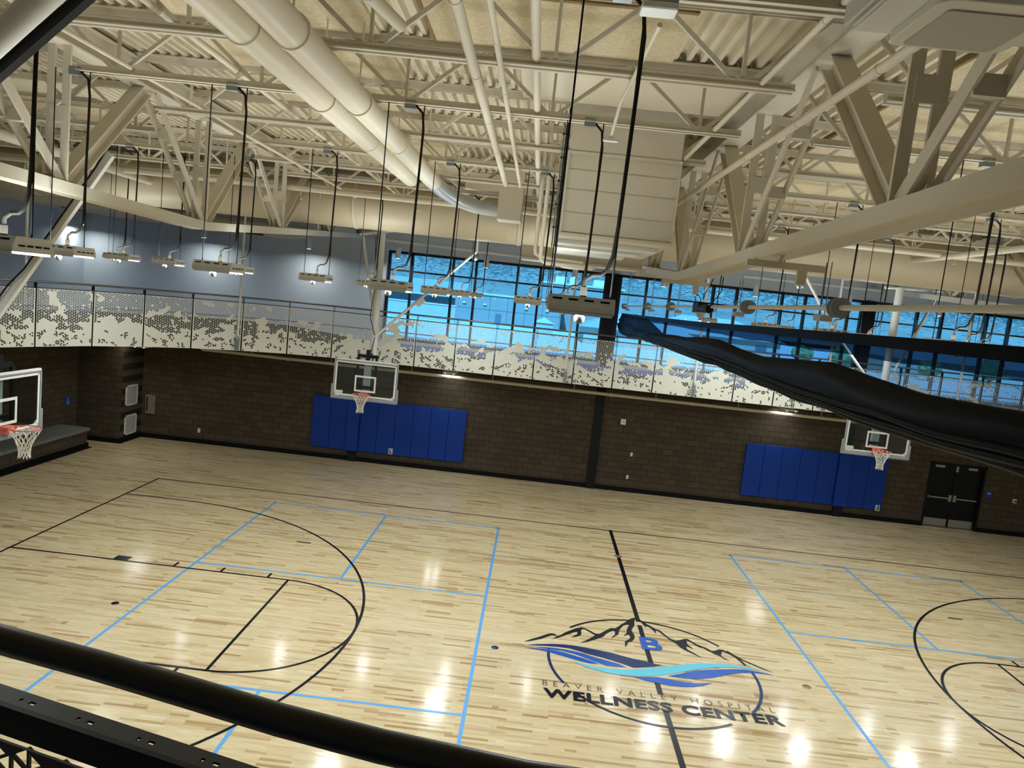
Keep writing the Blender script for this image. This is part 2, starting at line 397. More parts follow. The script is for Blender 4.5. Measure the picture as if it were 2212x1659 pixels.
# columns
for k, x in enumerate(COLS):
    top = 24.0 if k else 12.7
    o = MB().box(x - .48, x + .48, WY - .32, WY + .4, 0, top).build('steel_column', steelb)
    o['kind'] = 'structure'
    o['label'] = ['dark steel column behind the wall pads near the corner', 'dark steel column between the two groups of blue wall pads, rising through the windows', 'dark steel column behind the pads by the double door'][k]; o['category'] = 'column'

# double door
d = struct(MB().box(DX0, DX1, WY + .75, WY + .85, 0, 7.35), 'door_1', blackm)
fm = MB(); fm.box(DX0 - .02, DX0 + .2, WY - .05, WY + .8, 0, 7.35); fm.box(DX1 - .2, DX1 + .02, WY - .05, WY + .8, 0, 7.35); fm.box(DX0, DX1, WY - .05, WY + .8, 7.1, 7.35)
fm.build('door_frame', blackm, d)
xm = (DX0 + DX1) / 2
for s, (a, c) in enumerate(((DX0 + .2, xm - .05), (xm + .05, DX1 - .2))):
    lf = MB().box(a, c, WY + .35, WY + .5, .05, 7.1).build('door_leaf', blackm, d, bevel=.02)
    MB().box(a + .08, c - .08, WY + .32, WY + .35, .1, .95).build('kick_plate', stainless, lf)
    pb = MB().box(a + .15, c - .15, WY + .2, WY + .26, 3.28, 3.42); pb.box(a + .18, a + .4, WY + .2, WY + .35, 3.22, 3.48)
    xx = c - .35 if s == 0 else a + .05
    pb.box(xx, xx + .3, WY + .16, WY + .35, 3.0, 3.75); pb.build('panic_bar', stainless, lf)
    cl = MB().box((a + c) / 2 - .9 + s * .7, (a + c) / 2 + .1 + s * .7, WY + .2, WY + .35, 6.75, 7.0); cl.build('door_closer', stainless, lf)
MB().box(xm - .05, xm + .05, WY + .3, WY + .5, .05, 7.1).build('center_mullion', blackm, d)
MB().box(xm - .12, xm + .12, WY + .12, WY + .3, 6.4, 7.05).build('latch_box', stainless, d)

# raised bench along the left wall
t = thing('concrete_bench', 'long block bench with concrete cap along the left brick wall behind the near hoop', 'bench', (-56, 5, 0))
MB().box(-57.55, -54.5, -20, 33.4, .02, 1.72).build('block_base', block_y, t)
y = 33.55
while y > -20:
    MB().box(-57.55, -54.3, y - 4.05, y, 1.72, 2.05).build('cap_slab', concrete, t, bevel=.03); y -= 4.1

# ================================================================== COURT MARKINGS
def lines_mb(segs, wd, z):
    b = MB()
    for s in segs:
        for (x0, y0), (x1, y1) in zip(s[:-1], s[1:]):
            a, c = Vector((x0, y0)), Vector((x1, y1)); t = (c - a); 
            if t.length < 1e-6: continue
            t.normalize(); nn = Vector((-t.y, t.x)) * wd / 2; e = t * (wd / 2 if len(s) == 2 else .01)
            p = [a - e + nn, a - e - nn, c + e - nn, c + e + nn]
            b.add([(v.x, v.y, z) for v in p], [(0, 1, 2, 3)])
    return b
def arc(cx, cy, r, a0, a1, n=64):
    return [(cx + r * math.cos(math.radians(a0 + (a1 - a0) * i / n)), cy + r * math.sin(math.radians(a0 + (a1 - a0) * i / n))) for i in range(n + 1)]
HL, HW = 42.4, 25.2
t = thing('basketball_court_lines', 'dark navy basketball court lines painted on the maple floor', 'court lines', (0, 0, 0))
lines_mb([[(-HL, -HW), (HL, -HW)], [(HL, -HW), (HL, HW)], [(HL, HW), (-HL, HW)], [(-HL, HW), (-HL, -HW)]], .17, .008).build('boundary_line', navy, t)
for q_ in ([(0, HW), (0, 6.1)], [(0, 5.3), (0, 3.8)], [(0, 1.95), (0, .6)], [(0, -1.9), (0, -2.85)], [(0, -4.75), (0, -HW)]): lines_mb([q_], .3, .009).build('half_court_line', navy, t)
for s in (-1, 1):
    fx = s * (HL - 19)
    for q_ in ([(s * HL, 6), (fx, 6)], [(s * HL, -6), (fx, -6)], [(fx, -6), (fx, 6)]): lines_mb([q_], .17, .010).build('lane_line', navy, t)
    lines_mb([arc(fx, 0, 6, 90, -90) if s < 0 else arc(fx, 0, 6, 90, 270)], .17, .011).build('free_throw_arc', navy, t)
    R = 19.75; bx = s * (HL - 5.25)
    ar = arc(bx, 0, R, 90, -90, 96) if s < 0 else arc(bx, 0, R, 90, 270, 96)
    lines_mb([[(s * HL, R), (bx, R)], ar, [(bx, -R), (s * HL, -R)]], .17, .012).build('three_point_arc', navy, t)
    for sy in (-1, 1):
        for dd, wd_ in ((7, 1.0), (11.1, .17), (14.3, .17), (17.5, .17)):
            MB().add([(s * (HL - a), sy * yy, .010) for a, yy in ((dd, 6.1), (dd + wd_, 6.1), (dd + wd_, 6.75), (dd, 6.75))], [(0, 1, 2, 3)]).build('lane_block', navy, t)
    MB().add([(s * (24.15 + a), yy, .010) for a, yy in ((0, 13.1), (1.1, 13.1), (1.1, 13.27), (0, 13.27))], [(0, 1, 2, 3)]).build('coaching_mark', navy, t)
for s, lab in ((-1, 'light blue pickleball court lines on the left half of the floor'), (1, 'light blue pickleball court lines on the right half of the floor')):
    t = thing('pickleball_court_lines', lab, 'court lines', (s * 20, 0, 0), 'pickleball courts painted on the floor')
    xa, xb, xc = (-30.2, -20.2, -10.2) if s < 0 else (10.2, 20.2, 30.2)
    lines_mb([[(xa, -22.1), (xc, -22.1)], [(xc, -22.1), (xc, 22.1)], [(xc, 22.1), (xa, 22.1)], [(xa, 22.1), (xa, -22.1)]], .19, .005).build('outer_line', litblue, t)
    for q_ in (7.15, -7.15): lines_mb([[(xa, q_), (xc, q_)]], .19, .006).build('kitchen_line', litblue, t)
    for q_ in (1, -1): lines_mb([[(xb, q_ * 7.15), (xb, q_ * 22.1)]], .19, .0065).build('center_line', litblue, t)
vb = thing('volleyball_court_lines', 'x', 'court lines')
for q_ in (15.2, -15.2): lines_mb([[(-30, q_), (30, q_)]], .1, .004).build('side_line', greyline, vb)
tag(vb, 'thin grey volleyball court lines crossing the whole floor', 'court lines')
for (x, y, lab, mm, rr) in ((0, 18.4, 'bronze cover plate on the half court line near the far sideline', mat('bronze', rgb(150, 128, 80), .4, .6), .33),
                        (8.82, -.15, 'small brass floor cover plate beside the round floor logo', mat('brass', rgb(140, 124, 90), .4, .6), .25),
                        (-9.14, .05, 'navy round dot on the floor between logo and left pickleball lines', lg_navy, .22),
                        (-31.57, -.1, 'black round dot on the floor in the left free throw lane', navy, .22)):
    o = MB().lathe((x, y, 0), [(0.001, .02), (rr * .9, .02), (rr, .004)], 24).build('floor_plate', mm); tag(o, lab, 'floor plate')

LOGO = {
 'ridge_tip': [(-7.47,1.24),(-7.04,1.66),(-6.51,2.13),(-6.15,2.49),(-5.92,2.7),(-5.69,2.76),(-5.54,2.65),(-5.47,2.57),(-5.54,2.44),(-5.63,2.5),(-5.79,2.49),(-5.97,2.32),(-6.37,1.9),(-6.77,1.61),(-7.21,1.33)],
 'left_mountain': [(-5.84,1.94),(-5.66,2.11),(-5.47,2.47),(-5.24,2.65),(-4.96,3.08),(-4.58,3.49),(-4.19,3.89),(-3.86,4.11),(-3.63,4.02),(-3.32,3.74),(-3.03,3.43),(-2.75,3.49),(-2.38,3.99),(-1.98,4.49),(-1.67,4.54),(-1.45,4.86),(-1.16,5.32),(-0.88,5.66),(-0.64,6.06),(-0.42,6.34),(-0.2,6.49),(-0.06,6.5),(-0.23,6.12),(-0.3,5.71),(-0.34,5.32),(-0.5,4.91),(-0.62,4.61),(-0.62,4.35),(-0.53,3.92),(-0.57,3.46),(-0.7,3.13),(-0.89,2.88),(-1.07,2.74),(-1.17,2.43),(-1.24,2.17),(-1.32,2.07),(-1.29,2.4),(-1.27,2.74),(-1.18,2.95),(-0.96,3.21),(-0.84,3.48),(-0.87,3.83),(-0.98,3.82),(-1.23,3.56),(-1.14,3.81),(-1.0,4.05),(-0.95,4.47),(-0.86,4.81),(-0.69,5.28),(-0.85,5.29),(-1.09,5.07),(-1.37,4.52),(-1.48,4.13),(-1.56,3.7),(-1.78,3.44),(-2.09,2.96),(-1.95,3.34),(-1.78,3.64),(-1.74,4.06),(-1.85,4.13),(-2.05,3.97),(-2.37,3.54),(-2.55,3.14),(-3.09,2.63),(-3.61,2.18),(-4.09,1.92),(-3.74,2.29),(-3.3,2.85),(-3.07,3.2),(-3.34,3.51),(-3.64,3.84),(-3.82,3.86),(-3.92,3.63),(-3.92,3.23),(-3.97,2.97),(-4.25,2.69),(-4.6,2.53),(-4.33,2.87),(-4.16,3.11),(-4.17,3.39),(-4.41,3.23),(-4.74,2.91),(-5.07,2.58),(-5.3,2.34),(-5.62,2.1)],
 'right_mountain': [(-0.06,6.5),(0.16,6.28),(0.44,5.86),(0.76,5.46),(1.0,5.15),(1.22,5.07),(1.43,4.64),(1.7,4.04),(2.02,3.78),(2.38,3.97),(2.7,4.2),(2.89,4.23),(3.11,3.94),(3.37,3.61),(3.62,3.44),(3.88,3.26),(4.13,2.96),(4.37,3.05),(4.65,3.29),(4.92,3.29),(5.17,3.0),(5.53,2.69),(5.86,2.27),(6.39,1.82),(6.91,1.38),(7.29,1.07),(6.88,1.28),(6.35,1.68),(5.89,2.05),(5.6,2.3),(5.29,2.63),(5.01,2.93),(4.83,3.07),(4.73,2.96),(4.67,2.71),(4.57,2.54),(4.66,2.25),(4.98,1.92),(4.66,2.06),(4.48,2.38),(4.18,2.63),(3.89,2.9),(3.6,3.24),(3.52,3.17),(3.27,3.4),(3.0,3.81),(2.83,3.99),(2.74,3.87),(2.74,3.46),(2.83,3.24),(3.0,2.94),(2.76,3.07),(2.61,3.18),(2.56,2.98),(2.6,2.75),(2.89,2.4),(3.32,1.84),(2.88,2.19),(2.4,2.62),(2.17,2.9),(1.96,3.47),(1.66,3.84),(1.38,4.37),(1.1,4.93),(0.96,4.89),(0.93,4.4),(0.81,4.89),(0.64,5.26),(0.4,5.47),(0.36,5.13),(0.26,5.65),(0.08,6.09),(-0.09,6.21)],
 'dark_wave': [(-7.35,0.82),(-6.73,1.08),(-5.85,1.34),(-5.19,1.45),(-4.53,1.48),(-3.88,1.41),(-3.01,1.26),(-2.29,1.12),(-1.07,0.71),(-0.32,0.55),(0.17,0.41),(0.64,0.33),(0.02,0.01),(-0.6,-0.22),(-1.13,-0.37),(-1.68,-0.08),(-2.28,0.2),(-2.9,0.42),(-3.5,0.6),(-4.13,0.84),(-4.77,1.05),(-5.42,1.07),(-6.07,1.01),(-6.72,0.92)],
 'middle_wave': [(-6.94,0.72),(-6.29,0.8),(-5.73,0.87),(-5.12,0.85),(-4.52,0.75),(-3.93,0.58),(-3.18,0.28),(-2.4,0.02),(-1.94,-0.15),(-1.53,-0.43),(-2.14,-0.52),(-2.73,-0.52),(-3.34,-0.19),(-3.95,0.18),(-4.58,0.46),(-5.21,0.64),(-5.86,0.68),(-6.42,0.7)],
 'lower_wave': [(-7.35,0.49),(-6.72,0.57),(-6.08,0.61),(-5.65,0.57),(-5.13,0.46),(-4.54,0.25),(-3.96,0.0),(-3.47,-0.22),(-3.13,-0.44),(-3.66,-0.48),(-4.19,-0.36),(-4.81,-0.12),(-5.4,0.08),(-5.95,0.28),(-6.59,0.4)],
 'teal_wave': [(-4.64,-0.45),(-4.21,-0.61),(-3.68,-0.78),(-3.18,-0.84),(-2.48,-0.82),(-1.62,-0.7),(-0.89,-0.48),(-0.0,-0.14),(0.91,0.26),(1.83,0.68),(2.87,1.07),(3.88,1.34),(4.77,1.45),(5.54,1.41),(6.23,1.25),(6.74,1.09),(5.98,1.15),(5.3,1.16),(4.49,1.03),(3.74,0.79),(2.8,0.39),(1.76,-0.16),(0.74,-0.71),(-0.15,-1.1),(-1.0,-1.32),(-1.83,-1.4),(-2.56,-1.37),(-3.01,-1.28),(-3.41,-1.17),(-3.82,-1.02),(-4.22,-0.78)],
 'right_wave': [(0.75,-0.87),(1.4,-0.51),(1.85,-0.25),(2.44,0.09),(3.14,0.39),(4.05,0.65),(4.88,0.89),(5.69,1.02),(6.11,0.99),(6.68,0.89),(7.27,0.74),(6.64,0.76),(6.03,0.74),(5.4,0.59),(4.74,0.33),(4.1,-0.01),(3.46,-0.41),(2.78,-0.69),(2.12,-0.86),(1.7,-0.9),(1.32,-0.89)],
 'bottom_wave': [(-1.25,-1.44),(-0.62,-1.31),(0.11,-1.15),(0.58,-1.18),(1.05,-1.31),(1.64,-1.37),(2.33,-1.31),(3.23,-1.04),(2.66,-1.46),(2.05,-1.74),(1.42,-1.89),(0.69,-1.92),(0.0,-1.82),(-0.62,-1.7)],
}
t = thing('center_court_logo', 'round floor logo with navy mountains, blue waves and WELLNESS CENTER lettering', 'logo', (0, 0, 0))
for k, (nm, pts_) in enumerate(LOGO.items()):
    mm = navy if 'mountain' in nm or 'ridge' in nm else lg_teal if 'teal' in nm else lg_navy if 'dark' in nm else lg_blue
    MB().poly(pts_, .015 + .0008 * k).build(nm, mm, t)
for a0, a1 in ((140, 94), (88, 38), (32, 15), (8, -38), (-57, -140), (-150, -188)):
    b = MB(); pa = arc(0, 0, 5.93, a0, a1, 24); pb_ = arc(0, 0, 6.1, a0, a1, 24)
    for i in range(24): b.add([(pa[i][0], pa[i][1], .0145), (pa[i + 1][0], pa[i + 1][1], .0145), (pb_[i + 1][0], pb_[i + 1][1], .0145), (pb_[i][0], pb_[i][1], .0145)], [(0, 1, 2, 3)])
    b.build('ring_arc', navy if a0 > 30 or a0 < -50 and a0 > -100 else lg_navy, t)
def lettering(txt, x0, x1, y0, y1, z, m, parent, name='lettering', offset=0., space=1., rot=None, word=1.):
    cu = bpy.data.curves.new('text_curve', 'FONT'); cu.body = txt; cu.offset = offset; cu.space_character = space; cu.space_word = word; cu.resolution_u = 3
    to = bpy.data.objects.new('text_tmp', cu); col.objects.link(to); bpy.context.view_layer.update()
    me = bpy.data.meshes.new_from_object(to.evaluated_get(bpy.context.evaluated_depsgraph_get()))
    bpy.data.objects.remove(to)
    xs = [v.co.x for v in me.vertices]; ys = [v.co.y for v in me.vertices]
    ax, bx_, ay, by_ = min(xs), max(xs), min(ys), max(ys)
    off = Vector(parent.location)
    if parent.parent is not None: off += Vector(parent.parent.location)
    for v in me.vertices:
        u, h = (v.co.x - ax) / (bx_ - ax), (v.co.y - ay) / (by_ - ay)
        if rot is None: q_ = Vector((x0 + u * (x1 - x0), y0 + h * (y1 - y0), z))
        else: q_ = rot(u, h)
        v.co = q_ * FT - off
    me.materials.append(m); o = bpy.data.objects.new(name, me); col.objects.link(o); o.parent = parent
    return o
lettering('WELLNESS CENTER', -6.35, 6.17, -4.66, -3.74, .026, navy, t, 'large_lettering', offset=.035, space=1.06)
lettering('BEAVER VALLEY HOSPITAL', -6.37, 6.0, -3.47, -2.97, .026, navy, t, 'thin_lettering', offset=-.02, space=1.75, word=1.2)
lettering('B', -.28, 1.02, 2.08, 3.72, .026, lg_blue, t, 'logo_letter', offset=.03)

# ================================================================== GUARD PANELS AND RAILS OF THE TRACK
def perf_mesh(wd, ht, s, density, seed, shrink=.84):
    """sheet in (u,v): triangles on a triangular grid, cut out where density says so"""
    cw0 = s * .8660254; nc = int(wd / cw0); cw = cw0; nr = int(round(ht / s)); mg = (wd - nc * cw) / 2
    V, F = [], []
    def tri(a, c, d, hole):
        k = len(V); V.extend([a, c, d])
        if not hole: F.append((k, k + 1, k + 2)); return
        g = ((a[0] + c[0] + d[0]) / 3, (a[1] + c[1] + d[1]) / 3)
        V.extend([(g[0] + (p[0] - g[0]) * shrink, g[1] + (p[1] - g[1]) * shrink) for p in (a, c, d)])
        F.extend([(k, k + 1, k + 4, k + 3), (k + 1, k + 2, k + 5, k + 4), (k + 2, k, k + 3, k + 5)])
    def P_(i, j2): return (mg + i * cw, j2 * s / 2)
    for i in range(nc):
        lo, hi = (i % 2), ((i + 1) % 2)
        # vertices on line i sit at even (i even) or odd (i odd) half steps
        A = [j for j in range(0, 2 * nr + 1) if j % 2 == lo]; B = [j for j in range(0, 2 * nr + 1) if j % 2 == hi]
        for j in A[:-1]:
            if 0 <= j + 1 <= 2 * nr: tri(P_(i, j), P_(i + 1, j + 1), P_(i, j + 2), density(mg + i * cw + cw / 3, (j + 1) * s / 2, seed))
        for j in B[:-1]:
            if 0 <= j + 1 <= 2 * nr: tri(P_(i, j + 1), P_(i + 1, j), P_(i + 1, j + 2), density(mg + i * cw + 2 * cw / 3, (j + 1) * s / 2, seed))
        for j, z in ((1, 0), (2 * nr - 1, 2 * nr)):
            if lo == 1: tri(P_(i, z), P_(i + 1, z), P_(i, j), False)
            else: tri(P_(i, z), P_(i + 1, z), P_(i + 1, j), False)
    k = len(V)
    for a, c in ((0, mg), (wd - mg, wd)):
        kk = len(V); V.extend([(a, 0), (c, 0), (c, nr * s), (a, nr * s)]); F.append((kk, kk + 1, kk + 2, kk + 3))
    return V, F
def dens(u, v, seed):
    h = v / 4.6; U = u + seed * 3.95
    n1 = noise.noise(Vector((U * .5, v * .8, 3.1))) ; n2 = noise.noise(Vector((U * 1.4, v * 2.1, 9.7))); r = random.random()
    if h > .955: return r < .92
    val = .55 * n1 + .55 * n2
    if h > .74: return val > -.33 + (1 - h) * .35 and r < .985
    if h > .44: return val > -.20 + (.74 - h) * .45 and r < .93
    if h > .30: return val > -.04 + (.44 - h) * 1.3 and r < .88
    return noise.noise(Vector((U * 2.6, v * 3.0, 5.5))) > .19 + (.30 - h) * .2 and r < .78
PH = ZP1 - ZP0
def guard_panel(p, q, z0, seed, label, group, m, sc_=1.0):
    p, q = Vector(p), Vector(q); L = (q - p).length - .12; t2 = (q - p).normalized(); nn = Vector((-t2.y, t2.x))
    V, F = perf_mesh(L, PH, PH / 21, dens, seed)
    b = MB(); b.add([(p.x + t2.x * (u + .06), p.y + t2.y * (u + .06), z0 + v) for u, v in V], F)
    o = b.build('perforated_guard_panel', m, fix=False); tag(o, label, 'guard panel', group)
    so = o.modifiers.new('thickness', 'SOLIDIFY'); so.thickness = .012 * FT * 2
    return o
nP = 0; first = 5
for i in range(3, len(EDGE) - 2):
    if EDGE[i][0] > 40: break
    guard_panel(EDGE[i], EDGE[i + 1], ZP0, i, 'cream perforated guard panel of the far track, %s from the left edge of the picture' % ORD[nP], 'perforated guard panels along the track', offwhite); nP += 1
# posts and top rail
t = thing('track_railing', 'slim dark railing with round top rail above the perforated panels of the far track', 'railing', (-50, 0, 12))
RL = inset(EDGE, .12)
MB().tube([(x, y, 17.52) for x, y in RL], .085, 8).build('top_rail', mat('rail_steel', rgb(118, 116, 110), .35, .6), t)
MB().tube([(x, y, 17.02) for x, y in RL], .06, 6).build('upper_tube', mat('panel_frame_steel', rgb(60, 60, 58), .5), t)
MB().tube([(x, y, 15.62) for x, y in inset(EDGE, .2)], .06, 6).build('middle_tube', mat('panel_frame_steel', rgb(60, 60, 58), .5), t)
for i in range(3, len(RL)):
    x, y = RL[i]; a = Vector(RL[i]) - Vector(RL[i - 1]); a.normalize(); pb = MB()
    for s in (-.055, .055): pb.bar((x + a.x * s, y + a.y * s, 12.45), (x + a.x * s, y + a.y * s, 17.5), .03, .2, side=(-a.y, a.x, 0))
    pb.build('post', blackm, t)
# hanger rods that carry the deck edge
for k, (x, y, z1) in enumerate(((-48.6, 15.3, 27.5), (-37.1, 28.4, 27.5), (-5.5, 31.8, 27.5), (7.25, 31.8, 27.5), (20.0, 31.8, 27.5), (32.7, 31.8, 27.5))):
    o = MB().tube([(x, y, 13.2), (x, y, z1)], .11, 10); g = MB()
    t = thing('track_hanger_rod', ['white vertical hanger rod by the left end of the far track', 'white vertical hanger rod left of the far left basketball hoop', 'white vertical hanger rod in front of the window left of the middle column',
              'white vertical hanger rod just right of the dark middle column', 'white hanger rod behind the divider curtain, left of the right far hoop', 'white hanger rod behind the divider curtain, at the right edge'][k], 'hanger rod', (x, y, 13.2))
    o.build('rod', white, t)
    g.box(x - .16, x + .16, y - .3, y + .05, 12.5, 13.35); g.lathe((x, y - .02, 13.3), [(.001, 0), (.17, 0), (.17, .25), (.1, .5), (.001, .5)], 12); g.build('clevis', galv, t, bevel=.02)

# near railing, right in front of the viewer
t = thing('near_handrail', 'thick dark round handrail in the foreground, lower left corner', 'handrail', (-11, -35.6, 17.2))
MB().tube([(-19, -33.0, 17.3), (-14, -34.85, 17.3), (-12.33, -35.29, 17.3), (-11.5, -35.47, 17.3), (-10.78, -35.65, 17.3), (-10.08, -35.83, 17.3), (-9.4, -35.97, 17.3), (-8.5, -36.1, 17.3), (-3, -36.3, 17.3)], .098, 20).build('rail_tube', mat('dark_bronze_rail', rgb(40, 37, 33), .38), t)
t = thing('near_guard_frame', 'black flat frame bar with drilled holes below the foreground handrail', 'guard frame', (-11, -35, 16.5))
e0, e1 = Vector((-15.2, -34.2)), Vector((-9.2, -35.75))
dd = (e1 - e0).normalized(); nn = Vector((-dd.y, dd.x))
b = MB()
def slab(b, a, c, n0, n1, z0, z1):
    v = [(p.x + nn.x * s, p.y + nn.y * s, z) for z in (z0, z1) for p, s in ((a, n0), (c, n0), (c, n1), (a, n1))]
    b.add(v, [(0, 1, 2, 3), (7, 6, 5, 4), (0, 4, 5, 1), (1, 5, 6, 2), (2, 6, 7, 3), (3, 7, 4, 0)])
slab(b, e0, e1, -.02, .03, 16.28, 16.52); b.build('vertical_leg', blackm, t)
b = MB(); L_ = (e1 - e0).length; u = 0.0
while u < L_:      # flat leg, drilled in pairs
    a, c = e0 + dd * u, e0 + dd * min(L_, u + .42)
    slab(b, a, c, .03, .2, 16.5, 16.52)
    h0, h1 = e0 + dd * (u + .42), e0 + dd * (u + .58)
    slab(b, h0, h1, .03, .085, 16.5, 16.52); slab(b, h0, h1, .12, .2, 16.5, 16.52); slab(b, h0 + dd * .03, h0 + dd * .1, .085, .12, 16.5, 16.52)
    u += .58
b.build('drilled_leg', mat('dark_bronze_plate', rgb(40, 38, 35), .5), t)
p0 = e0 + dd * .05
def near_d(u, v, s):
    return v < PH - .02 and (noise.noise(Vector((u * .6, v * .7, 1.7))) > -.25)
V, F = perf_mesh(6.0, 3.0, .209, near_d, 1, .8)
b = MB(); b.add([(p0.x + dd.x * u, p0.y + dd.y * u, 13.3 + v) for u, v in V], F)
o = b.build('perforated_sheet', mat('sheet_with_backlit_shade', rgb(52, 52, 54), .6), t, fix=False); so = o.modifiers.new('thickness', 'SOLIDIFY'); so.thickness = .012 * FT * 2  # dark colour holds the backlit shade on the viewer's side
b = MB(); b.box(-40, 40, -49.9, -36.3, 13.0, 13.8); struct(b, 'floor_near_track', blue_track)

# ================================================================== WALL PADS
def pad(x0, x1, prot, label):
    o = MB().box(x0 + .012, x1 - .012, WY - .34 - prot, WY - (.34 if prot else 0), 1.25, 7.12).build('wall_pad', blue_pad, bevel=.045)
    tag(o, label, 'wall pad', 'blue wall pads'); return o
side = 'behind the far left hoop'
xs = [-32.9, -30.85, -28.85]
for i in range(2): pad(xs[i], xs[i + 1], 0, 'blue vinyl wall pad %s, %s from the left end' % (side, ORD[i]))
pad(-28.85, -27.45, .35, 'narrow blue pad standing proud over the column, left group')
for i in range(6): pad(-27.45 + 1.99 * i, -27.45 + 1.99 * (i + 1), 0, 'blue vinyl wall pad %s, %s right of the proud column pad' % (side, ORD[i]))
side = 'in the right group by the double door'
for i in range(5): pad(15.75 + 2.04 * i, 15.75 + 2.04 * (i + 1), 0, 'blue wall pad %s, %s from its left end' % (side, ORD[i]))
pad(25.95, 27.4, .35, 'narrow blue pad standing proud over the column, right group')
for i in range(2): pad(27.4 + 2.0 * i, 27.4 + 2.0 * (i + 1), 0, 'blue wall pad by the double door, %s right of the proud column pad' % ORD[i])

# ================================================================== SMALL WALL THINGS
def plate(name, x, z, w, h, m, label, cat, dp=.06, y=WY):
    t = thing(name, label, cat, (x, y, z))
    MB().box(x - w / 2, x + w / 2, y - dp, y, z - h / 2, z + h / 2).build('cover_plate', m, t, bevel=.015); return t
t = plate('wall_outlet', -45.86, 1.48, .3, .48, white, 'white outlet plate low on the brick wall left of the left pads', 'outlet')
for dz in (-.1, .1): MB().box(-45.93, -45.79, WY - .08, WY - .06, 1.4 + dz, 1.5 + dz + .04).build('socket', greym, t)
t = plate('wall_control_panel', 1.93, 7.9, .55, .62, white, 'square white control panel with keypad, high right of the middle column', 'control panel', .12)
MB().lathe((1.93, WY - .12, 7.92), [(.001, -.03), (.12, -.03), (.13, 0)], 16, 'y').build('round_button', greym, t)
t = plate('wall_switch', 3.3, 4.33, .25, .42, white, 'small white switch plate right of the middle column, upper one', 'switch')
MB().box(3.26, 3.34, WY - .1, WY - .06, 4.25, 4.42).build('toggle', greym, t)
t = plate('wall_switch', 3.15, 1.72, .25, .42, white, 'small white plate right of the middle column, low near the floor', 'switch')
MB().box(3.1, 3.2, WY - .08, WY - .06, 1.62, 1.8).build('socket', greym, t)
t = plate('blue_wall_sign', 42.9, 4.4, .55, .62, sign_blue, 'small blue sign plate on the brick right of the double door', 'sign', .04)
for k in range(2): MB().box(42.75, 43.05, WY - .05, WY - .04, 4.38 + k * .1, 4.42 + k * .1).build('raised_line', white, t)
t = plate('fire_alarm_pull', 45.75, 3.94, .38, .45, white, 'red and white fire alarm pull box at the far right of the brick wall', 'alarm box', .14)
MB().box(45.62, 45.88, WY - .2, WY - .14, 3.82, 4.05).build('pull_handle', red_m, t)
for x, ltr, lab in ((-23.68, 'L', 'grey cut-out plate with a black L at the foot of the left blue pads'), (30.95, 'J', 'grey cut-out plate with a black J shaped slot on the right blue pads')):
    z = 1.66 if x < 0 else 1.5
    t = thing('pad_cutout_plate', lab, 'plate', (x, WY - .34, z), 'grey plates set in the wall pads'); MB().box(x - .24, x + .24, WY - .4, WY - .3, z - .33, z + .33).build('face_plate', greym, t)
    lettering(ltr, x - .13, x + .13, 0, 0, 0, black, t, 'letter', .03, rot=lambda u, h, x=x, z=z: Vector((x - .12 + u * .24, WY - .41, z - .22 + h * .44)))
t = thing('recessed_wall_cabinet', 'grey metal wall cabinet with a dark slot window beside the left corner', 'cabinet', (-51.55, WY, 3.9))
MB().box(-52.12, -50.96, WY - .3, WY, 2.8, 5.02).build('cabinet_body', stainless, t, bevel=.03)
MB().box(-52.02, -51.06, WY - .34, WY - .3, 2.9, 4.92).build('cabinet_door', mat('cabinet_door_steel', rgb(150, 142, 128), .4, .5), t)
MB().box(-51.92, -51.8, WY - .36, WY - .34, 3.1, 4.75).build('slot_window', black, t)
for z0, z1, lab in ((4.0, 6.25, 'upper white louvered grille on the corner brick pier'), (.75, 2.92, 'lower white louvered grille on the corner brick pier')):
    t = thing('wall_grille', lab, 'grille', (-52.65, 38.2, z0), 'white grilles on the corner pier')
    b = MB(); x0 = -52.65
    for a in ((37.0, 39.3, z0, z0 + .14), (37.0, 39.3, z1 - .14, z1), (37.0, 37.14, z0, z1), (39.16, 39.3, z0, z1)): b.box(x0, x0 + .1, *a)
    b.build('grille_frame', white, t)
    b = MB(); z = z0 + .16
    while z < z1 - .18: b.add([(x0 + .02, 37.1, z + .1), (x0 + .02, 39.2, z + .1), (x0 + .09, 39.2, z), (x0 + .09, 37.1, z)], [(0, 1, 2, 3)]); z += .1
    b.build('louver_blades', mat('grille_paint', rgb(190, 190, 184), .6), t)
t = thing('accessible_sign', 'blue square sign with white wheelchair symbol on the left brick wall', 'sign', (-57.6, 34.7, 4.35))
MB().box(-57.6, -57.55, 34.3, 35.1, 3.9, 4.8).build('sign_plate', sign_blue, t)
b = MB(); xs_ = -57.53
b.tube([(xs_, 34.62, 4.6), (xs_, 34.66, 4.35), (xs_, 34.86, 4.33), (xs_, 34.94, 4.12)], .02, 6); b.tube([(xs_, 34.68 + .16 * math.cos(a), 4.2 + .16 * math.sin(a)) for a in [2.0 + i * .5 for i in range(9)]], .018, 6)
b.lathe((xs_ + .01, 34.61, 4.68), [(.001, .01), (.045, .01), (.045, 0)], 12, 'x'); b.build('wheelchair_symbol', white, t)

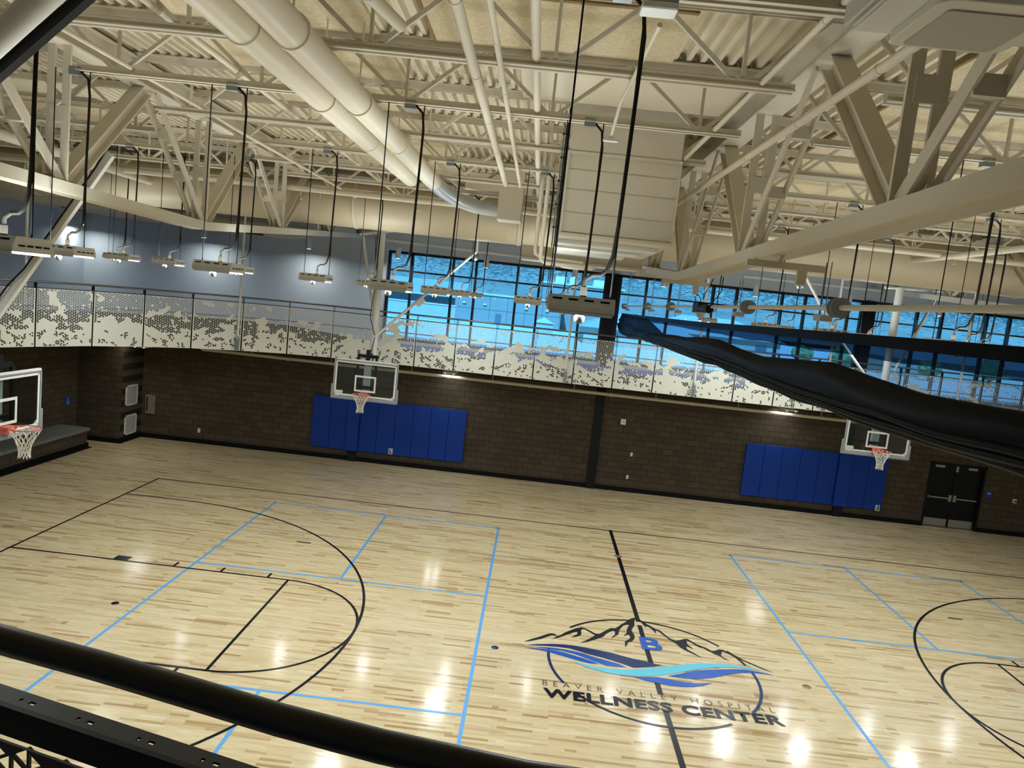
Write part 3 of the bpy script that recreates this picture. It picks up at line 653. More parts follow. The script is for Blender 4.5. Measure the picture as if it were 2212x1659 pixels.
# conduit pipe under the track and the strip lights there
t = thing('sprinkler_pipe', 'cream pipe running along the top of the brick wall under the track', 'pipe', (0, 39.4, 10.85))
MB().tube([(-46, 39.4, 11.2), (-45.5, 39.4, 10.9), (55, 39.4, 10.85)], .17, 12).build('pipe_run', cream, t)
for x in range(-40, 54, 9):
    MB().tube([(x, 39.4, 10.8), (x, 39.4, 12.8)], .035, 6).build('pipe_hanger', greym, t)
    MB().tube([(x + 4, 39.4, 10.87), (x + 4.25, 39.4, 10.87)], .2, 12).build('coupling', cream, t)
def area(name, loc, sx, sy, pw, parent=None, rot=(0, 0, 0), colr=(.9, .985, 1), spread=180, kind='RECTANGLE'):
    l = bpy.data.lights.new(name, 'AREA'); l.shape = kind; l.size = sx * FT; l.size_y = sy * FT; l.energy = pw; l.color = colr; l.spread = math.radians(spread)
    o = bpy.data.objects.new(name, l); col.objects.link(o); off = Vector(parent.location) if parent else Vector((0, 0, 0))
    o.location = Vector(loc) * FT - off; o.rotation_euler = rot
    if parent: o.parent = parent
    return o
for x, y, lab in ((-17.5, 38.4, 'bright strip light under the track right of the far left hoop'), (18.8, 38.6, 'strip light under the track above the right wall pads'), (-47.3, 31.5, 'strip light under the track near the left corner')):
    t = thing('under_track_light', lab, 'strip light', (x, y, 11.6), 'strip lights under the far track')
    z = 11.55
    MB().box(x - .7, x + .7, y - 2.0, y + 1.5, z, z + .16).build('housing', white, t, bevel=.02)
    for q_ in (-.45, .45):
        MB().box(x + q_ - .08, x + q_ + .08, y - 1.9, y + 1.4, z - .03, z).build('lit_strip', lens_m, t)
        area('strip_lamp', (x + q_, y - .25, z - .05), .16, 3.3, 7, t, spread=150)
    MB().tube([(x, y, z + .1), (x, y, 12.8)], .05, 6).build('stem', greym, t)
t = thing('pier_downlight', 'small round downlight above the corner brick pier', 'downlight', (-52.1, 35.7, 12.2))
MB().lathe((-52.1, 35.7, 12.3), [(.001, 0), (.2, 0), (.22, .3), (.001, .3)], 16).build('can', white, t)
area('pier_lamp', (-52.1, 35.7, 12.25), .35, .35, 6, t, spread=110, colr=(1, .9, .72))

# ================================================================== BASKETBALL HOOPS
def hoop_unit(name):
    """local frame: board face looks to -y, x to its right, z=0 at the court floor, board centre x=0, y=0"""
    t = thing(name, 'x', 'basketball hoop', (0, 0, 0))
    W, Z0, Z1 = 3.0, 9.42, 12.92
    gb = MB().box(-W + .08, W - .08, -.02, .02, Z0 + .08, Z1 - .08).build('glass_board', board_glass, t)
    b = MB()
    for a in ((-W, W, Z0, Z0 + .1), (-W, W, Z1 - .1, Z1), (-W, -W + .1, Z0, Z1), (W - .1, W, Z0, Z1)): b.box(a[0], a[1], -.06, .08, a[2], a[3])
    b.build('steel_frame', mat('board_frame_grey', rgb(150, 156, 162), .45), t)
    b = MB()
    for a in ((-W + .14, W - .14, Z0 + .14, Z0 + .3), (-W + .14, W - .14, Z1 - .28, Z1 - .14), (-W + .14, -W + .3, Z0 + .14, Z1 - .14), (W - .3, W - .14, Z0 + .14, Z1 - .14)): b.box(a[0], a[1], -.035, -.022, a[2], a[3])
    b.build('white_border', white, gb)
    b = MB()
    for a in ((-1, 1, 10.05, 10.22), (-1, 1, 11.4, 11.57), (-1, -.84, 10.05, 11.57), (.84, 1, 10.05, 11.57)): b.box(a[0], a[1], -.036, -.022, a[2], a[3])
    b.build('target_square', white, gb)
    b = MB(); b.box(-W - .12, W + .12, -.1, .14, Z0 - .22, Z0 + .02); b.box(-W - .16, -W + .02, -.1, .14, Z0 - .22, Z0 + 1.15); b.box(W - .02, W + .16, -.1, .14, Z0 - .22, Z0 + 1.15)
    b.build('edge_padding', grey_pad, t, bevel=.06)
    MB().box(-W + .3, W - .1, -.09, .1, Z1, Z1 + .12).build('top_angle', white, t)
    b = MB()
    for sx in (-1, 1): b.prof((sx * (W - .15), -.03, Z0 + .1), (sx * (W - .15), .03, Z0 + .1), [(0, 0), (0, .55), (.02, .55), (.5, .04), (.5, 0)] if sx < 0 else [(0, 0), (-.5, 0), (-.5, .04), (-.02, .55), (0, .55)])
    b.build('corner_gusset', greym, t)
    MB().box(-2.55 - .3, -1.75 - .3, -.037, -.03, Z0 + .32, Z0 + .6).build('maker_sticker', mat('sticker', rgb(196, 214, 196), .5), gb)
    # steel behind the glass
    b = MB(); b.box(-.95, -.75, .1, .25, 9.6, 13.3); b.box(.75, .95, .1, .25, 9.6, 13.3); b.box(-.95, .95, .1, .25, 12.75, 13.0); b.box(-.95, .95, .1, .25, 9.8, 10.0); b.box(-.6, .6, .1, .3, 10.35, 10.6)
    b.box(-1.0, 1.0, .25, .45, 13.25, 13.55); b.box(-.18, .18, .2, .6, 13.0, 14.0); b.box(-.12, .12, .4, 2.1, 13.3, 13.6); b.build('mount_frame', blackm, t)
    MB().box(-.3, .3, .3, .8, 9.8, 13.1).build('rear_channel', mat('channel_white', rgb(196, 198, 198), .5), t, bevel=.03)
    # rim, bracket, net
    cy, R = -1.25, .79
    b = MB().tube([(R * math.cos(a), cy + R * math.sin(a), 10) for a in [i * 2 * math.pi / 36 for i in range(37)]], .033, 8, cap=False)
    for sx in (-1, 1): b.tube([(sx * .3, -.1, 9.8), (sx * .62, cy + .5, 9.98)], .03, 6)
    rm = b.build('rim', orange, t)
    b = MB().box(-.36, .36, -.5, -.03, 9.62, 10.02); b.build('rim_bracket', mat('bracket_red', rgb(200, 96, 76), .5), t, bevel=.03)
    b = MB(); NL = 12; prof_ = [(R, 10.0), (.66, 9.72), (.5, 9.44), (.38, 9.16), (.3, 8.88), (.27, 8.6), (.33, 8.32)]
    for k in range(NL):
        for sgn in (1, -1):
            pth = []
            for i, (rr, zz) in enumerate(prof_):
                a = 2 * math.pi * (k + sgn * i * .5) / NL; jj = .02 * math.sin(k * 5.1 + i)
                pth.append(((rr + jj) * math.cos(a), cy + (rr + jj) * math.sin(a), zz + .03 * math.sin(k * 2.3 + i)))
            b.tube(pth, .019, 4)
    b.build('net', netm, rm)
    return t
HP = hoop_unit('basketball_hoop'); HT = tree_of(HP)
HL_ = HP; HP.location = (-24.1 * FT, 26.6 * FT, 0); HP['label'] = 'basketball hoop with clear glass board in front of the left blue pads'; HP['group'] = 'basketball hoops'
hr = copy_tree(HP, (23.65, 27.4, 0), 'basketball hoop at far right, its board partly hidden by the curtain', None, HT)
hm = copy_tree(HP, (-38.0, -.85, 0), 'nearest basketball hoop, cut by the left edge of the picture', math.radians(90), HT)
# masts, braces and winches above the hoops
def mast(label, parts, loc):
    t = thing('hoop_support_mast', label, 'hoop mast', loc, 'ceiling hung masts of the hoops')
    for nm, kind, pts_, r in parts:
        b = MB()
        if kind == 'tube': b.tube(pts_, r, 14)
        elif kind == 'bar': b.bar(pts_[0], pts_[1], r, r * 1.4)
        elif kind == 'wheel':
            c = Vector(pts_[0]); b.lathe(c, [(.001, -.12), (r, -.12), (r, -.06), (r * .6, -.05), (r * .6, .05), (r, .06), (r, .12), (.001, .12)], 24, 'y')
        b.build(nm, conduit_m if nm == 'power_cable' else galv if kind == 'wheel' else white, t)
    return t
Y = 28.6
mast('white mast and braces holding the far left hoop', [
    ('mast_pipe', 'tube', [(-24.05, Y, 13.2), (-24.15, Y, 25.6)], .34), ('side_brace', 'tube', [(-25.9, Y, 24.4), (-24.7, Y, 18.9), (-24.2, Y, 17.0)], .13),
    ('long_brace', 'tube', [(-23.9, Y - .5, 15.2), (-15.1, Y - .5, 24.1)], .13), ('top_cross_pipe', 'tube', [(-26.2, Y, 24.6), (-22.8, Y, 25.3)], .14),
    ('power_cable', 'tube', [(-24.6, Y - .5, 24.6), (-24.3, Y - .5, 20), (-24.5, Y - .5, 17.0), (-23.9, Y - .5, 15.2), (-24.1, Y - .5, 13.8)], .035), ('winch_wheel', 'wheel', [(-15.2, Y - .4, 23.6)], .36), ('lock_clamp', 'bar', [(-20.2, Y - .6, 18.6), (-19.6, Y - .6, 19.2)], .38), ('roof_drop', 'tube', [(-15.1, Y - .5, 24.0), (-15.1, Y - .5, 28.0)], .1)], (-24, Y, 13))
mast('white mast and crossing braces holding the far right hoop', [
    ('mast_pipe', 'tube', [(24.0, Y, 13.2), (24.0, Y, 24.9)], .34), ('left_brace', 'tube', [(15.0, Y - .5, 25.2), (18.4, Y - .5, 20.4), (23.2, Y - .5, 15.2)], .13),
    ('right_brace', 'tube', [(27.5, Y, 24.7), (24.7, Y, 17.2)], .13), ('top_cross_pipe', 'tube', [(22.6, Y, 24.8), (28.2, Y, 25.0)], .14), ('winch_wheel', 'wheel', [(14.8, Y - .4, 24.2)], .4),
    ('power_cable', 'tube', [(27.2, Y - .2, 25.2), (27.1, Y - .2, 24.0), (25.9, Y - .2, 21)], .035), ('roof_drop', 'tube', [(15.0, Y - .5, 25.2), (15.0, Y - .5, 28.0)], .1)], (24, Y, 13))
mast('long slanting white brace of the nearest hoop with a black cable', [
    ('mast_pipe', 'tube', [(-39.4, -.85, 13.2), (-39.4, -.85, 28)], .3), ('slanting_brace', 'bar', [(-39.2, -.85, 15.2), (-32.5, -.85, 25.5)], .3),
    ('power_cable', 'tube', [(-39.3, -1.1, 15.6), (-37.8, -1.1, 17.9), (-36.9, -1.1, 18.9), (-33.2, -1.1, 24.6), (-32.3, -1.1, 26.2), (-32.6, -1.1, 27.4)], .045)], (-39.4, -.85, 13))
t = thing('folded_hoop_brace', 'black steel tube and white pipe crossing the top left corner close by', 'hoop mast', (-19, -25, 24))
MB().bar((-21.4, -25, 22.55), (-17.6, -25, 26.1), .22, .22, side=(0, 1, 0)).build('black_tube', blackm, t)
_a, _b = P(-5, 84, Y=-25.6), P(92, -4, Y=-25.6); _d = (_b - _a)
MB().tube([_a - _d * .8, _b + _d * 1.1], .26, 18).build('white_pipe', white, t)
_a, _b = P(0, 122, Y=-25.2), P(138, -2, Y=-25.2); _d = (_b - _a)
MB().tube([_a - _d * .6, _b + _d * .8], .028, 8).build('power_cable', conduit_m, t)

# ================================================================== ROOF TRUSSES
def chord_z(y):      # the bottom chord dips to the middle of the hall
    return 22.07 + (.074 * (y - .5) if y > .5 else .022 * (.5 - y))
BN = [-47.5, -35.5, -23.5, -11.5, .5, 12.5, 24.5, 36.5]
def truss(x, label):
    t = thing('roof_truss', label, 'roof truss', (x, 0, 22), 'steel roof trusses')
    MB().ibeam((x, -50, 28.45), (x, WY, 28.45), .95, 1.05, .07, .06).build('top_chord', cream, t)
    b = MB(); ys = [-50] + BN[:] + [WY]
    b2 = [(x, y, chord_z(y) + .23) for y in ys]
    for p, q in zip(b2[:-1], b2[1:]): b.ibeam(p, q, .46, .95, .07, .06, side=(1, 0, 0))
    b.build('bottom_chord', cream, t)
    for y in BN:
        zb = chord_z(y) + .44
        if y + 6 < WY:
            MB().ibeam((x, y + .25, zb), (x, y + 5.7, 27.9), .6, .64, .06, .05).build('heavy_diagonal', cream, t)
            if y + 12 < WY:
                b = MB(); zb2 = chord_z(y + 12) + .44
                for s in (-.3, .3): b.prof((x + s, y + 6.3, 27.9), (x + s, y + 11.7, zb2), [(-.2, -.035), (-.2, .035), (.2, .035), (.2, -.035)], side=(1, 0, 0))
                mz = (27.9 + zb2) / 2
                for k in (.3, .62):
                    p = Vector((x, y + 6.3 + 5.4 * k, 27.9 + (zb2 - 27.9) * k)); b.box(x - .3, x + .3, p.y - .2, p.y + .2, p.z - .2, p.z + .2)
                b.build('paired_diagonal', cream, t)
        b = MB()
        for s in (-.3, .3): b.box(x + s - .15, x + s + .15, y - .2, y - .1, zb - .1, 27.95)
        b.box(x - .3, x + .3, y - .22, y - .18, (zb + 27.9) / 2 - .3, (zb + 27.9) / 2 + .3); b.build('paired_vertical', cream, t)
        MB().box(x - .04, x + .04, y - .9, y + .9, zb - .1, zb + .55).build('gusset_plate', cream, t)
    return t
truss(COLS[0], 'cream steel roof truss on the left, over the nearest and the far left hoop')
truss(-1.0, 'cream steel roof truss right of the big box duct, carrying the curtain drive')
truss(COLS[2], 'cream steel roof truss at the far right, mostly behind the middle truss')

# ================================================================== BAR JOISTS
ZT, ZB, LJ = 28.98, 26.75, 26.9
def joist():
    t = thing('bar_joist', 'x', 'joist', (0, 0, 0), 'bar joists under the roof deck')
    b = MB()
    for s in (-.1, .1):
        b.box(0, LJ, s - .02, s + .02, ZT - .18, ZT + .06); b.box(0, LJ, s - (.12 if s < 0 else -.02), s + (.12 if s > 0 else -.02), ZT + .06, ZT + .1)
    b.box(0, LJ, -.24, .24, ZT + .07, ZT + .12); b.build('top_chord', cream, t)
    b = MB()
    for s in (-.1, .1):
        b.box(1.2, LJ - 1.2, s - .02, s + .02, ZB, ZB + .24); b.box(1.2, LJ - 1.2, s - (.13 if s < 0 else 0), s + (.13 if s > 0 else 0), ZB, ZB + .04)
    b.build('bottom_chord', cream, t)
    dg = []
    for k in range(5):
        xb = 2.7 + 5.38 * k
        for dx, dz in ((-2.6, 0), (2.6, 0)):
            xt = max(.3, min(LJ - .3, xb + dx))
            o = MB().bar((xb + (.15 if dx > 0 else -.15), 0, ZB + .15), (xt, 0, ZT - .05), .13, .13).build('web_diagonal', cream, t)
        MB().bar((xb, 0, ZB + .15), (xb, 0, ZT - .05), .1, .1, side=(1, 0, 0)).build('web_post', cream, t)
    return t
J0 = joist(); JT = tree_of(J0); J0.location = (0, 0, -100)
JY = [-12.65 + 5.6 * k for k in range(-5, 10)]
bays = [(-55.1, 'far left bay'), (-27.9, 'left middle bay'), (-.8, 'right middle bay'), (27.0, 'far right bay')]
firstj = True
for bi, (x0, nm) in enumerate(bays):
    for k, y in enumerate(sorted(JY, reverse=True)):
        lab = 'cream bar joist, %s, %s row from the windows' % (nm, ORD[k])
        if firstj: J0.location = (x0 * FT, y * FT, 0); J0['label'] = lab; firstj = False
        else: copy_tree(J0, (x0, y, 0), lab, None, JT)

# acoustic boards fixed under the deck, between the joists
rows = sorted(JY); nb = 0
def board(x0, x1, y0, y1, lab):
    t = thing('acoustic_ceiling_board', lab, 'ceiling board', ((x0 + x1) / 2, (y0 + y1) / 2, RZ), 'rough acoustic boards under the deck')
    MB().box(x0, x1, y0, y1, RZ - .16, RZ - .001).build('fiber_face', board_m, t)
    MB().box(x0, x1, y0 - .02, y0 + .16, RZ - .2, RZ - .001).build('cut_edge', fiber_edge, t)
    MB().box(x0 - .02, x0 + .1, y0, y1, RZ - .19, RZ - .002).build('side_edge', fiber_edge, t)
for i in range(len(rows) - 1):
    y0, y1 = rows[i] + .7, rows[i + 1] - .25
    if y1 < -32: continue
    r = len(rows) - 1 - i
    board(-23.5, -15.5, y0, y1, 'rough beige acoustic board over the twin pipes, %s row from the windows' % ORD[r - 1])
    board(3.7, 13.0, y0, y1, 'rough beige acoustic board right of the middle truss, %s row from the windows' % ORD[r - 1])
    if i in (3, 4): board(-13.55, -5.0, y0, y1, 'rough beige acoustic board above the near lamp, %s row from the windows' % ORD[r - 1])
    if i in (4, 6, 8, 10): board(-46, -37, y0, y1, 'rough beige acoustic board left of the left truss, %s row from the windows' % ORD[r - 1])
    if i in (5, 7, 9): board(18.5, 25.5, y0, y1, 'rough beige acoustic board just left of the right truss, %s row from the windows' % ORD[r - 1])

# ================================================================== DUCTS AND PIPES
def seam_mat(name, ax, pitch, c):
    m = mat(name, c, .5); n = m.node_tree; L = n.links.new; b = n.nodes['Principled BSDF']
    tc = n.nodes.new('ShaderNodeTexCoord'); sp = n.nodes.new('ShaderNodeSeparateXYZ'); L(tc.outputs['Object'], sp.inputs[0])
    d = n.nodes.new('ShaderNodeMath'); d.operation = 'DIVIDE'; d.inputs[1].default_value = pitch; L(sp.outputs[ax], d.inputs[0])
    fr = n.nodes.new('ShaderNodeMath'); fr.operation = 'FRACT'; L(d.outputs[0], fr.inputs[0])
    lt = n.nodes.new('ShaderNodeMath'); lt.operation = 'LESS_THAN'; lt.inputs[1].default_value = .035; L(fr.outputs[0], lt.inputs[0])
    bp = n.nodes.new('ShaderNodeBump'); bp.inputs['Strength'].default_value = .5; bp.inputs['Distance'].default_value = .01; L(lt.outputs[0], bp.inputs['Height']); L(bp.outputs[0], b.inputs['Normal'])
    return m
seam_x = seam_mat('seamed_duct_paint', 0, .52, rgb(200, 187, 160))
t = thing('round_supply_duct', 'very wide round cream duct crossing the whole hall in front of the windows', 'duct', (0, 18.5, 26.1))
MB().tube([(-60, 18.5, 26.1), (-45, 18.5, 26.1), (-30, 18.5, 26.1), (0, 18.5, 26.1), (30, 18.5, 26.1), (57, 18.5, 26.1)], 1.72, 48).build('duct_shell', seam_x, t)
for x in range(-50, 56, 13):
    b = MB().lathe((x, 18.5, 26.1), [(1.72, -.12), (1.78, -.1), (1.78, .1), (1.72, .12)], 48, 'x'); b.build('joint_band', cream, t)
    MB().bar((x + 2, 18.5, 27.8), (x + 2, 18.5, 29.0), .05, .05).build('hanger_strap', cream, t)
for x in (-26.4, -10.6): MB().bar((x, 16.4, 22.9 + .9), (x, 16.3, 26.9), .06, .06).build('hanging_stub', cream, t)
t = thing('curved_return_duct', 'smaller round cream duct with dark grilles under the roof at left', 'duct', (-44, 28, 24.5))
path = [(-60, 22.2, 24.7), (-56.5, 22.7, 24.7), (-54, 25.0, 24.7), (-52.2, 29, 24.7), (-49.6, 33, 24.7), (-45, 36.3, 24.7), (-40, 37.6, 24.7), (-36, 37.8, 24.7), (-34.2, 37.8, 24.7)]
MB().tube(path, [.8] * 8 + [.5], 24).build('duct_shell', cream, t)
for (px, py, pz, dx, dy) in ((-53.2, 27.0, 24.15, .4, .9), (-39.6, 37.3, 24.1, 1.0, .1)):
    d_ = Vector((dx, dy, 0)).normalized(); n_ = Vector((d_.y, -d_.x, 0))
    c = Vector((px, py, pz)) + n_ * .4; b = MB(); b.bar(c - d_ * 1.1, c + d_ * 1.1, .08, .75, side=(n_.x, n_.y, -1.0)); b.build('register_frame', cream, t)
    c2 = c + Vector((n_.x, n_.y, -1)).normalized() * .06
    b = MB(); b.bar(c2 - d_ * .95, c2 + d_ * .95, .1, .5, side=(n_.x, n_.y, -1.0)); b.build('register_grille', mat('dark_grille', rgb(96, 92, 82), .6), t)

# big box duct and its parts
t = thing('box_duct', 'large cream rectangular box duct hanging in the middle below the roof', 'duct', (-5.7, -7.5, 26))
xb0, xb1 = -8.2, -3.3
MB().box(xb0, xb1, -7.5, 2.6, 26.75, 28.95).build('upper_box', duct_m, t, bevel=.03)
MB().box(xb0 + .02, xb1 - .02, -7.36, 2.4, 23.25, 26.72).build('lower_box', duct_m, t, bevel=.03)
b = MB()
for z in (24.15, 25.15, 26.0): b.box(xb0 + .05, xb1 - .05, -7.385, -7.35, z - .018, z + .018)
b.build('panel_seam', mat('faint_seam_paint', rgb(186, 176, 154), .6), t)  # seams slightly darker than the duct paint
b = MB(); b.box(xb0 - .06, xb1 + .06, -7.55, -7.4, 26.65, 26.76); b.box(xb0 - .08, xb1 + .08, -7.5, 2.5, 23.13, 23.25); b.box(xb0 - .05, xb0 + .04, -7.48, -7.36, 23.2, 26.7); b.box(xb1 - .04, xb1 + .05, -7.48, -7.36, 23.2, 26.7); b.build('edge_flange', cream, t)
for k, (y0, y1, xo) in enumerate(((-5.6, -4.2, .3), (-2.6, -1.0, .7), (.6, 2.4, 1.1))):
    MB().box(xb0 - .05, xb1 - xo, y0, y1, 22.95, 23.13).build('bottom_stiffener', white, t, bevel=.02)
t = thing('diffuser_box', 'lower cream plenum box with a round white diffuser under the round duct', 'duct', (-6, 10, 22.8))
MB().box(-10.4, -2.2, 9.3, 13.2, 22.95, 23.8).build('plenum', duct_m, t, bevel=.04)
MB().box(-10.6, -2.0, 9.1, 9.3, 22.85, 23.0).build('front_flange', cream, t)
MB().lathe((-6.6, 11, 22.95), [(.001, -.3), (.7, -.34), (1.25, -.26), (1.5, -.12), (1.6, 0)], 32).build('round_diffuser', white, t)
t = thing('flat_roof_duct', 'wide flat cream duct tight under the roof deck above the box duct', 'duct', (-5, -9, 28.6))
MB().box(-10.4, -2.0, -12.2, -8.3, 28.55, 29.1).build('duct_shell', duct_m, t, bevel=.03); MB().box(-10.5, -1.9, -12.28, -12.16, 28.5, 28.65).build('edge_flange', cream, t)

def run(name, pts_, r, m, label, cat='pipe', bands=None, group=None, n=14, hang=None):
    t = thing(name, label, cat, pts_[0], group)
    MB().tube(pts_, r, n).build('pipe_run', m, t)
    if bands:
        a, c = Vector(pts_[0]), Vector(pts_[-1])
        for k in range(1, int((c - a).length / bands)):
            p = a + (c - a).normalized() * bands * k; d_ = (c - a).normalized()
            MB().tube([p - d_ * .09, p + d_ * .09], r * 1.1, n, cap=True).build('band', m, t)
            if hang: MB().bar((p.x, p.y, p.z + r), (p.x, p.y, 28.95), .05, .05, side=(1, 0, 0)).build('hanger', m, t)
    return t
duct2 = mat('insulated_pipe_jacket', rgb(220, 210, 188), .45, bump=.25, bscale=5)
run('insulated_pipe', [(-17.25, -34, 26.3), (-16.85, 2.2, 26.3)], .46, duct2, 'thick cream insulated pipe, left one of the twin pipes', bands=6.6, group='twin insulated pipes', n=24, hang=1)
run('insulated_pipe', [(-15.95, -34, 26.3), (-15.6, 2.6, 26.3)], .46, duct2, 'thick cream insulated pipe, right one of the twin pipes', bands=6.6, group='twin insulated pipes', n=24, hang=1)
t = thing('silver_duct_branch', 'silver round duct leading to rectangular branches beyond the twin pipes', 'duct', (-14, 2, 26))
MB().tube([(-15.6, 2.7, 26.3), (-15.4, 4.6, 26.2), (-14.7, 7.2, 26.0), (-13.6, 8.9, 25.9), (-12.0, 9.6, 25.9)], .46, 20).build('round_elbow', silver, t)
MB().box(-14.5, -10.0, 8.8, 10.6, 27.0, 27.8).build('upper_branch', duct_m, t, bevel=.05); MB().box(-12.2, -10.6, 8.6, 10.4, 25.2, 28.6).build('riser_box', duct_m, t, bevel=.05)
run('roof_pipe', [(-11.35, -34, 26.7), (-11.5, 3.5, 26.7)], .15, cream, 'cream sprinkler main, thicker of the pipes between twin pipes and box duct', bands=5.6)
run('roof_pipe', [(-10.55, -34, 26.6), (-10.62, 3.2, 26.6)], .085, cream, 'thin cream pipe just right of the sprinkler main', bands=4.5)
run('roof_pipe', [(-9.6, -34, 27.0), (-9.62, 20, 27.0)], .13, cream, 'cream pipe along the roof just left of the box duct')
run('roof_pipe', [(-3.15, -33, 26.9), (-3.2, 30, 26.9)], .085, cream, 'thin cream pipe beside the middle truss, on its left', bands=5)
run('roof_pipe', [(-1.7, -33, 26.0), (-2.25, 12, 26.0)], .115, cream, 'cream pipe hung below the middle truss top, crossing its webs', bands=5)
run('roof_pipe', [(-55, 12.8, 26.35), (56, 12.8, 26.35)], .2, cream, 'cream pipe crossing the hall under the roof, nearer than the round duct', bands=9, hang=1)
run('roof_pipe', [(-55, 25.0, 26.3), (56, 25.0, 26.3)], .16, cream, 'cream pipe crossing the hall under the roof behind the round duct', bands=9, hang=1)
run('roof_pipe', [(-20.6, -34, 27.3), (-20.9, 30, 27.3)], .11, cream, 'cream pipe left of the twin pipes, running to the windows', bands=7)
run('roof_pipe', [(-24.6, -34, 27.0), (-24.6, -6.5, 27.0), (-23.8, -5.4, 26.6), (-23.8, 30, 26.6)], .08, cream, 'thin bent cream pipe right of the left truss')
run('roof_pipe', [(-40, -20, 26.2), (-40, 31, 26.2)], .3, cream, 'wide cream pipe behind the left truss, running to the window wall', bands=8, n=18)
run('roof_pipe', [(10, -25, 26.6), (10, 33, 26.6)], .12, cream, 'cream pipe right of the middle truss', bands=8)
run('roof_pipe', [(19, -10, 26.2), (19, 33, 26.2)], .2, cream, 'cream pipe between the middle and right trusses', bands=8)
run('roof_pipe', [(-26.5, 37.2, 24.9), (-8, 37.2, 24.5)], .17, white, 'white pipe just under the round duct at the left window', bands=6)
run('roof_pipe', [(12, 37.2, 25.0), (34, 37.2, 25.0)], .17, white, 'white pipe just under the round duct at the right windows', bands=6)
# short clamp pipe near the top edge
t = thing('clamped_pipe', 'short cream pipe with bolted clamps at the top edge above the twin pipes', 'pipe', (-14, -24, 27))
MB().tube([(-15.25, -29.5, 26.9), (-13.3, -19.6, 27.1)], .17, 16).build('pipe_run', cream, t)
for y, x in ((-24.2, -14.35), (-22.0, -13.9)):
    MB().tube([(x - .02, y - .12, 27.0), (x + .02, y + .12, 27.02)], .22, 16).build('clamp_ring', galv, t); MB().box(x + .15, x + .35, y - .1, y + .1, 26.8, 27.0).build('clamp_bolt', galv, t, bevel=.02)
MB().tube([(-22, -24.6, 26.98), (-13.2, -24.6, 27.0)], .13, 14).build('cross_pipe', cream, t)
# pipes that drop beside the box duct and turn under it
for k, (x, y, z1, xe) in enumerate(((-9.35, 3.0, 22.75, -6.5), (-9.0, 2.0, 22.35, -6.0))):
    run('drain_pipe', [(x, y, 29.12), (x, y, z1 + .35), (x + .05, y, z1 + .12), (x + .3, y, z1), (xe, y, z1 - .05)], .12, cream, ['cream pipe dropping left of the box duct and turning under it, left one', 'cream pipe dropping left of the box duct and turning under it, lower one'][k])
# bundle of dark conduits on the left side of the box
for k, (dx, r, m_, nm) in enumerate(((-.12, .05, conduit_m, 'black conduit strapped to the left side of the box duct'), (-.3, .035, galv, 'grey conduit strapped to the left side of the box duct'))):
    t = thing('vertical_conduit', nm, 'conduit', (xb0 + dx, -7.3, 24)); MB().tube([(xb0 + dx, -7.4, 28.6), (xb0 + dx, -7.4, 22.6)], r, 8).build('conduit_run', m_, t)
    for j in range(5): MB().tube([(xb0 + dx, -7.4, 23.4 + j), (xb0 + dx, -7.4, 23.48 + j)], r * 1.5, 8).build('strap', blackm, t)
t = thing('junction_box', 'grey junction box with arched dark conduit above the nearest lamp', 'junction box', (-6.9, -24.4, 27))
MB().box(-7.3, -6.6, -24.55, -24.1, 26.35, 26.95).build('box_body', galv, t, bevel=.03); MB().box(-7.34, -6.6, -24.62, -24.12, 26.2, 26.36).build('box_lid', white, t, bevel=.04)
t = thing('ceiling_sensor', 'small white sensor on a bent cream conduit in front of the box duct', 'sensor', (-7.0, -15, 25.7))
MB().tube([(-6.75, -23, 26.5), (-6.85, -19.5, 26.45), (-6.95, -17.0, 26.4), (-7.0, -15.2, 25.75)], .06, 8).build('stem', cream, t); MB().box(-7.25, -6.75, -15.3, -15.1, 25.6, 25.72).build('sensor_head', white, t, bevel=.02)

for k, (px, py) in enumerate(((905, 455), (1108, 478), (650, 430), (2062, 570), (190, 388))):
    v = P(px, py, Y=15.35); t = thing('sprinkler_drop', 'thin white sprinkler drop with small plate before the wide round duct, %s from the left' % ORD[(2, 3, 1, 4, 0)[k]], 'sprinkler', (v.x, v.y, v.z), 'sprinkler drops before the round duct')
    MB().tube([(v.x, v.y, v.z), (v.x, v.y, 26.9)], .045, 6).build('drop_pipe', cream, t); MB().lathe((v.x, v.y, v.z - .04), [(.001, 0), (.13, 0), (.13, .05), (.001, .05)], 14).build('deflector', white, t)

# grey tray fixture at the top right corner
t = thing('track_light_fixture', 'big flat beige light fixture with grey diffuser at the top right corner', 'light fixture', (-4.2, -30.6, 24))
MB().box(-5.06, -2.6, -32.2, -30.02, 24.04, 24.2).build('tray', white, t, bevel=.02)
def rrect(x0, x1, y0, y1, r):
    o = []
    for cx, cy, a0 in ((x1 - r, y1 - r, 0), (x0 + r, y1 - r, 90), (x0 + r, y0 + r, 180), (x1 - r, y0 + r, 270)): o += [(cx + r * math.cos(math.radians(a0 + 15 * k)), cy + r * math.sin(math.radians(a0 + 15 * k))) for k in range(7)]
    return o
MB().poly(rrect(-4.62, -3.15, -31.45, -29.98, .2), 23.92, 24.04).build('rim_frame', offwhite, t, bevel=.02)
MB().poly(rrect(-4.44, -3.34, -31.2, -30.1, .06), 23.9, 23.925).build('diffuser', mat('diffuser_grey', rgb(186, 182, 170), .6), t)
for s in (-5.25, -5.15): MB().box(s - .02, s + .02, -31.9, -30.25, 24.0, 24.25).build('side_rail', white, t)
MB().tube([(-5.0, -30.3, 24.2), (-5.0, -30.3, 28.9)], .025, 6).build('hanger_wire', cable_m, t); MB().tube([(-2.7, -30.3, 24.2), (-2.7, -30.3, 28.9)], .025, 6).build('hanger_wire', cable_m, t)

